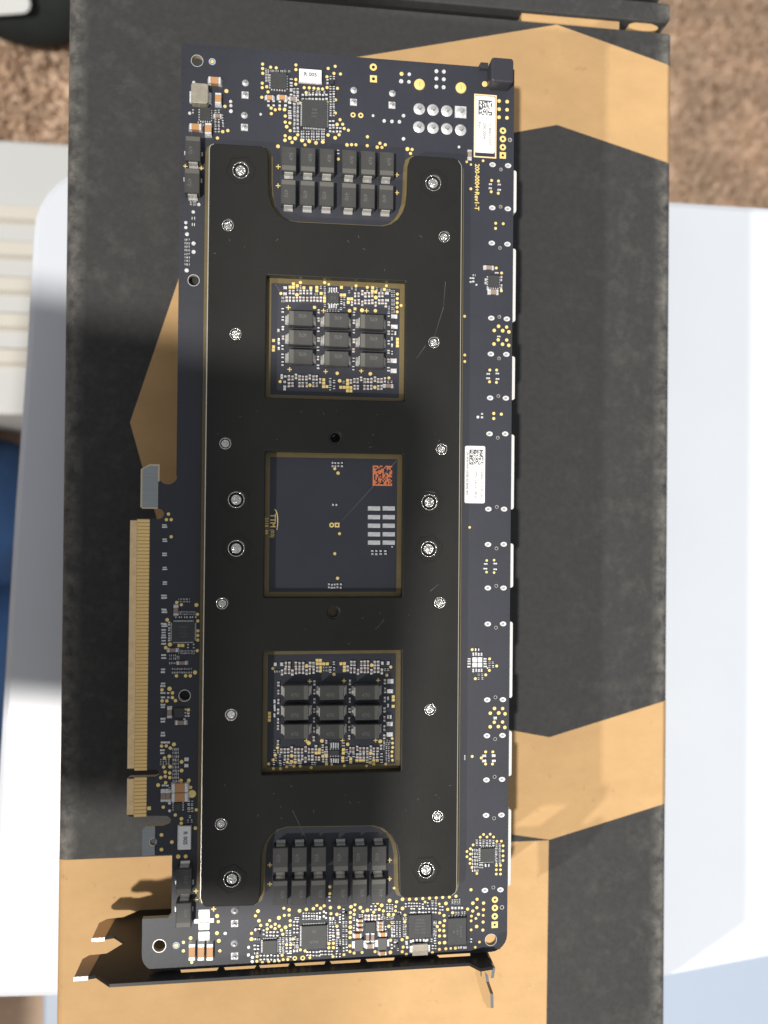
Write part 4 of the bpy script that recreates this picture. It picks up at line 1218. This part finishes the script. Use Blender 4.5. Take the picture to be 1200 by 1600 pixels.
def left_strip(b):
    for y in (125, 175, 385, 437, 655, 700, 770, 820, 868, 915, 975, 1030, 1245, 1300):
        tiny(b, N, 308, y, 92, 32, 't', False)
    for y in (630, 675, 735, 780, 835, 880, 925, 968):
        tiny(b, N, 412, y, 44, 32, 't', False)
    grid(b, N, lin(610, 775, 4), [195, 240], 44, 30, 'r', False); grid(b, N, lin(605, 880, 6), [433, 478], 40, 30, 'r', False); row(b, N, lin(570, 880, 4), 533, 84, 34, 'r', False)
    grid(b, N, lin(600, 870, 6), [1165, 1208], 40, 32, 'r', False); row(b, N, [(435, 1250), (515, 1250), (577, 1270), (435, 1310), (515, 1310), (580, 1312), (435, 1395), (500, 1395)], 0, 46, 38)
    row(b, N, [765, 872], 1075, 36, 80); grid(b, N, lin(490, 812, 6), [1503, 1570], 48, 36, 'r', False)
    for y in (70, 125, 335, 385, 515, 597, 735, 780, 995, 1050, 1260, 1310, 1440):
        tiny(b, O, 295, y, 88, 34, 't', False)
    row(b, O, [(395, 515), (395, 597), (405, 1440), (358, 1440), (712, 825), (712, 885), (720, 945), (770, 895), (775, 945), (698, 1005)], 0, 44, 34, 't', False)
    for y in (608, 690, 775, 857, 940, 1022, 1105, 1187):
        for dy in (-6, 6):
            tiny(b, g5, 290, y + dy, 28, 9, 't', False)
    grid(b, PQ, [702, 745], lin(180, 608, 10), 38, 34)
    row(b, PQ, [545, 600, 632], 85, 30, 24, 't', False); row(b, PQ, [(545, 190), (545, 228)], 0, 60, 26, 't', False); grid(b, PQ, lin(525, 630, 4), [330, 372], 22, 30)
    row(b, PQ, [(868, 310), (868, 395)], 0, 56, 48, 't', False); row(b, PQ, [560, 608], 690, 46, 80); grid(b, PQ, [900, 943], [890, 940, 990], 34, 42)
    row(b, PQ, [(640, 705), (682, 800), (918, 1080), (888, 1140), (940, 1140)], 0, 26, 34)
    row(b, V, [(115, 470), (112, 805)], 0, 14, 60, 't'); row(b, V, [(330, 465), (325, 800)], 0, 24, 60, 't')
cluster(left_strip)
def bottom_left(b):
    row(b, c_, [(318, 665), 370, 425, 478, 535], 690, 34, 82)
    grid(b, c_, [578, 628], [765, 818, 870, 922, 975], 36, 40); grid(b, c_, [680, 735], [650, 700, 765, 812], 38, 40)
    row(b, c_, [(680, 940), (735, 935), (705, 1018), (740, 1018)], 0, 36, 76)
    row(b, c_, lin(275, 545, 6), 1060, 32, 88)
    row(b, c_, [(222, 622), (820, 955)], 0, 84, 44, 'c'); row(b, c_, [(185, 772), (240, 772), (215, 990), (190, 990)], 0, 40, 38); row(b, c_, [178, 232], 900, 34, 80)
    grid(b, c_, lin(942, 1195, 7), [385, 440], 32, 54)
    grid(b, c_, [795, 846], [530, 640], 34, 80); row(b, c_, [(820, 450), (860, 450), (815, 755), (850, 780), (790, 845), (845, 840), (815, 895), (850, 895)], 0, 38, 42)
    row(b, c_, [1003, 1047, 1095, 1148, 1190], 1000, 34, 78)
    row(b, d_, [(0, 395), (60, 380), (95, 400)], 0, 34, 110); row(b, C, [(940, 1065)], 0, 32, 70)
    row(b, d_, [(368, 325), (310, 405), (310, 485), (362, 425)], 0, 34, 70); grid(b, d_, [365, 412], [508, 567, 640, 718, 793, 842], 32, 38)
    row(b, d_, [(530, 460), (530, 575), (530, 620), (620, 408), (655, 408)], 0, 34, 44); row(b, d_, [(185, 445)], 0, 86, 44, 'c')
    grid(b, d_, [158, 195, 238], [495, 525], 30, 34); row(b, d_, [160, 205], 600, 34, 76); row(b, d_, [(158, 690), (158, 770), (210, 690), (210, 760)], 0, 38, 66)
    row(b, d_, [(280, 650), (280, 725)], 0, 54, 70, 'c'); grid(b, d_, [263, 312], [800, 858], 34, 42); row(b, d_, [(262, 935), (370, 935), (418, 925), (258, 1025), (312, 1020)], 0, 30, 70)
    row(b, d_, [10, 40, 85, 140, 185], 985, 34, 68); row(b, d_, [805, 865], 285, 34, 84); grid(b, d_, [1050, 1090, 1130], [250, 318], 30, 54)
    row(b, d_, [710, 762, 818, 868, (922, 430)], 435, 38, 90, 'c'); row(b, d_, [(985, 395), (968, 442), (1008, 442), (1050, 448), (1095, 445), (1142, 442)], 0, 34, 40)
    row(b, d_, [(1025, 598)], 0, 28, 60); grid(b, d_, [1125, 1160], [590, 690], 28, 76); row(b, d_, [(1120, 885), (1172, 850)], 0, 36, 84)
cluster(bottom_left)
def bottom_right(b):
    row(b, e_, [(242, 240), 290, 332, 375, 415, 457, (508, 245), (585, 225)], 235, 30, 66)
    row(b, e_, [328, 372, 452, 508, 556, 605, 660, 710], 325, 36, 82); grid(b, e_, [658, 712], [188, 235], 34, 42)
    row(b, e_, [775, 815], 290, 30, 74); grid(b, e_, [970, 1008, 1043, 1080], [165, 208], 26, 36); row(b, e_, [967, 1018, 1072, 1120], 285, 36, 38, 't'); row(b, e_, [(1025, 365), (1065, 365), (1122, 362), (1160, 360)], 0, 30, 38)
    grid(b, e_, [682, 712], [500, 540, 625, 665, 710], 26, 34); row(b, e_, [(645, 790), (700, 775), (700, 820)], 0, 34, 52); row(b, e_, [662, 705], 898, 32, 66)
    grid(b, e_, [25, 60, 102, 150], [510, 575, 620, 680, 720], 26, 40); grid(b, e_, [208, 240], [455, 565, 610, 665, 710], 28, 38)
    row(b, e_, [(125, 362), (158, 362), (70, 800), (105, 800), (25, 440), (20, 880), (68, 880), (115, 935)], 0, 30, 40); row(b, e_, [(320, 805), (355, 800), (415, 790), (468, 790), (520, 790), (548, 798), (575, 790)], 0, 34, 42, 't')
    row(b, e_, [(250, 812), (255, 850)], 0, 40, 36, 't'); row(b, e_, [1065, 1105, 1150, 1180], 903, 30, 36, 't')
cluster(bottom_right)

# ------------------------------------------------------------------ labels and lettering
def label_sticker(cr, pts, name='sticker', label=None):
    q = [cr.p(*p) for p in pts]
    x0 = (q[0][0] + q[3][0]) / 2; x1 = (q[1][0] + q[2][0]) / 2
    y1 = (q[0][1] + q[1][1]) / 2; y0 = (q[2][1] + q[3][1]) / 2
    cx, cy = (x0 + x1) / 2, (y0 + y1) / 2
    me = curve_mesh(name, [rrect(x0 - cx, x1 - cx, y0 - cy, y1 - cy, 0.5)], 0.03, 0.14, ['label_white'])
    return part(name, me, cx, cy, label=label), cx, cy
def matrix_code(parent, cr, x0, x1, y0, y1, ox, oy, z, mname, seed, n=14, fill=0.5, border='BL'):
    (xa, ya), (xc, yc) = cr.p(x0, y1), cr.p(x1, y0)
    w, h = (xc - xa) / n, (yc - ya) / n
    rnd = random.Random(seed)
    b = MB()
    for i in range(n):
        for j in range(n):
            on = rnd.random() < fill
            if (i == 0 and 'L' in border) or (j == 0 and 'B' in border) or (j == n - 1 and 'T' in border):
                on = True
            if on:
                b.cbox(xa - ox + (i + .5) * w, ya - oy + (j + .5) * h, w * .97, h * .97, z - .02, z + .012, mname)
    part('code_marks', b.mesh('code_marks'), parent=parent, kind='stuff') if parent else part('code_marks', b.mesh('code_marks'), kind='stuff')
# board number and its gold frame
(fx0, fy1), (fx1, fy0) = R_.p(187, 590), R_.p(492, 1492)
part('label_frame', curve_mesh('label_frame', [[(fx0, fy0), (fx1, fy0), (fx1, fy1), (fx0, fy1)], [(fx0 + .4, fy0 + .4), (fx1 - .4, fy0 + .4), (fx1 - .4, fy1 - .4), (fx0 + .4, fy1 - .4)]], -.02, 0.025, ['finger_bevel']))
st, sxx, syy = label_sticker(R_, [(203, 617), (478, 640), (465, 1425), (190, 1405)], label='white serial number sticker inside a gold printed frame')
matrix_code(st, R_, 243, 433, 693, 885, sxx, syy, 0.15, 'ink', 5, 12, 0.45, 'LT')
rt = -math.pi / 2
for s_, x, y, sz in (('S18062-0255', 402, 1165, 1.25), ('200-0004', 325, 1110, 1.25), ('Rev. 1', 256, 1055, 1.25)):
    q = R_.p(x, y); lettering(s_, sz, 'ink', st, q[0] - sxx, q[1] - syy, 0.15, rt)
st, sxx, syy = label_sticker(T, [(120, 75), (462, 75), (468, 1050), (120, 1050)], label='white rounded barcode sticker beside the backplate')
matrix_code(st, T, 198, 440, 140, 392, sxx, syy, 0.15, 'ink', 9, 16, 0.5, 'LT')
for s_, x, y, sz in (('W-WA-WA 10780 02 8040 407', 165, 545, 0.98), ('OPN: VA-H / 4K4', 308, 715, 1.15), ('0308A  C-7 PUSH', 405, 715, 1.15)):
    q = T.p(x, y); lettering(s_, sz, 'ink', st, q[0] - sxx, q[1] - syy, 0.15, rt)
q = S.p(328, 625); lettering('200-0004+Rev1-T', 1.9, 'gold', card, q[0], q[1], CARD_Z + 0.02, rt, True, 1.0)
q = b_.p(84, 592); lettering('TTM', 2.2, 'gold', card, q[0], q[1], CARD_Z + 0.02, rt, True, 0.92)
q = b_.p(81, 697); lettering('(03)', 1.5, 'gold', card, q[0], q[1], CARD_Z + 0.02, rt)
q = b_.p(33, 635); lettering('5118  44', 1.35, 'gold', card, q[0], q[1], CARD_Z + 0.035, rt)
sw = [(100, 497), (112, 505), (122, 530), (128, 570), (128, 620), (120, 668), (116, 668), (122, 620), (121, 572), (115, 535), (107, 513), (97, 500)]
part('logo_swoosh', curve_mesh('logo_swoosh', [[b_.p(*p) for p in sw]], -.01, 0.02, ['gold']))
matrix_code(None, U, 118, 415, 125, 425, 0, 0, 0.02, 'orange_mark', 21, 14, 0.58, 'LB')

# ------------------------------------------------------------------ what sits under and around the board
# edge connectors along the right side, hanging below the board
for ya, yc in ((267, 333), (389, 503), (557, 625), (679, 796), (849, 918), (971, 1090), (1141, 1212), (1263, 1383)):
    y1, y0 = bp(802, ya, -2.2)[1], bp(799, yc, -2.2)[1]
    w = 7.0
    me = curve_mesh('edge_connector', [rrect(XR - 9, XR + 1.5, y0, y1, 0.7, 4)], -6.5, -1.75, ['white_plastic'], bevel=0.15)
    part('edge_connector', me)
# finned heat sink that carries the card
b = MB()
b.box(-48, 30, -112, 112, -8.0, -2.6, 'heatsink')
b.box(-59.4, -48, -88, 96, -8.0, -2.6, 'heatsink')  # added black wing under the board, darkens the view through its left holes
for i in range(27):
    x = -47 + 76 * i / 26
    b.box(x - 0.5, x + 0.5, -112, 112, -CARD_Z + 0.05, -7.9, 'heatsink')
for x, y in ((-44, -90), (26, -90), (-44, 90), (26, 90)):
    b.cyl(x, y, 3, -2.7, -1.55, 'heatsink', 14)
part('heatsink', b.mesh('heatsink'))
# corner bumper
bx0, by1 = bp(768, 88.5, 5.0); bx1, by0 = bp(802.5, 129, 5.0)
me = curve_mesh('corner_bumper', [rrect(bx0, bx1, by0, by1, 0.9)], -5.0, 5.0, ['bumper'], bevel=0.45)
bo = part('corner_bumper', me)
b = MB(); b.box(bx0 - 2.6, bx0 + 0.3, YT - 1.4, YT + 1.0, -4, 1.2, 'bumper', 0.3); part('foot', b.mesh('foot'), parent=bo)

# mounting bracket: upright plate below the board's lower edge, two tongues, vents and a bent screw tab
YBK = -131.75
def br(me):
    return me
# drawn in x / height, then stood upright
bo_l = [(-76, 4.4), (-80.7, -0.5), (-83, 0.0), (-86.5, 0.0), (-86.5, -9.3), (-85, -11.2), (-82.4, -11.5), (-80.2, -11.8), (-76.1, -17.5), (-80.2, -22), (-85.8, -20.9), (-86.2, -30.5), (-84.7, -32.6), (-79.6, -33.5), (-75.3, -37.6),
        (30, -37.6), (32.3, -30), (32.3, 7.0), (28.4, 7.6), (25.9, 4.4)]
vents = []
for xa, xc in ((282.5, 340), (351, 399), (406, 451), (461, 507.5), (517, 563), (573, 616), (685, 735)):
    q0 = bp(xa, 1512 - (xa - 280) * 0.045, 0.3)[0]; q1 = bp(xc, 1512 - (xc - 280) * 0.045, 0.3)[0]
    for za, zc in ((0.7, -9.5), (-13, -30)):
        vents.append([(q0 + 0.2, za), (q1 - 0.2, za), (q1 + 0.4, za - 2), (q1 + 0.4, zc), (q0 - 0.4, zc), (q0 - 0.4, za - 2)])
stand = Matrix(((1, 0, 0, 0), (0, 0, 1, YBK * MM), (0, 1, 0, 0), (0, 0, 0, 1)))
bme = curve_mesh('bracket', [bo_l] + vents, -0.9, 0.0, ['bracket_black'], xform=stand)
bracket = part('bracket', bme)
# bare metal ends of the tongues, tinted brown as if reflecting the box
for z0 in (0.0, -20.9):
    tp = [(-86.52, z0 - 0.02), (-82.7, z0 + 0.02), (-82.0, z0 - 11.45), (-85, z0 - 11.2), (-86.52, z0 - 9.3)]
    tm_ = curve_mesh('tongue_tip', [tp], -0.98, 0.08, ['tongue_metal'], xform=stand)
    part('tongue_tip', tm_, parent=bracket)
    b = MB(); b.box(-86.6, -82.7, YBK - 1.0, YBK + 0.12, z0 - 0.25, z0 + 0.12, 'tin_bright'); part('bent_edge', b.mesh('bent_edge'), parent=bracket)  # pale strip painted in for the sunlit upper edge of the tongue
tabp = [(-132.2, 7.0), (-136.0, 5.4), (-138.0, -1.5), (-140.2, 0.0), (-140.8, 5.0), (-144.6, 5.6), (-147.2, 1.0), (-147.4, -6), (-146.4, -10), (-145.4, -13.5), (-132.2, -14)]
stand2 = Matrix(((0, 0, 1, 32.1 * MM), (1, 0, 0, 0), (0, 1, 0, 0), (0, 0, 0, 1)))
tme = curve_mesh('screw_tab', [tabp, [(-136.5, -6), (-142, -5.5), (-142, -6.8), (-136.5, -7.3)]], 0.0, 0.9, ['chrome'], xform=stand2)
part('screw_tab', tme, parent=bracket)
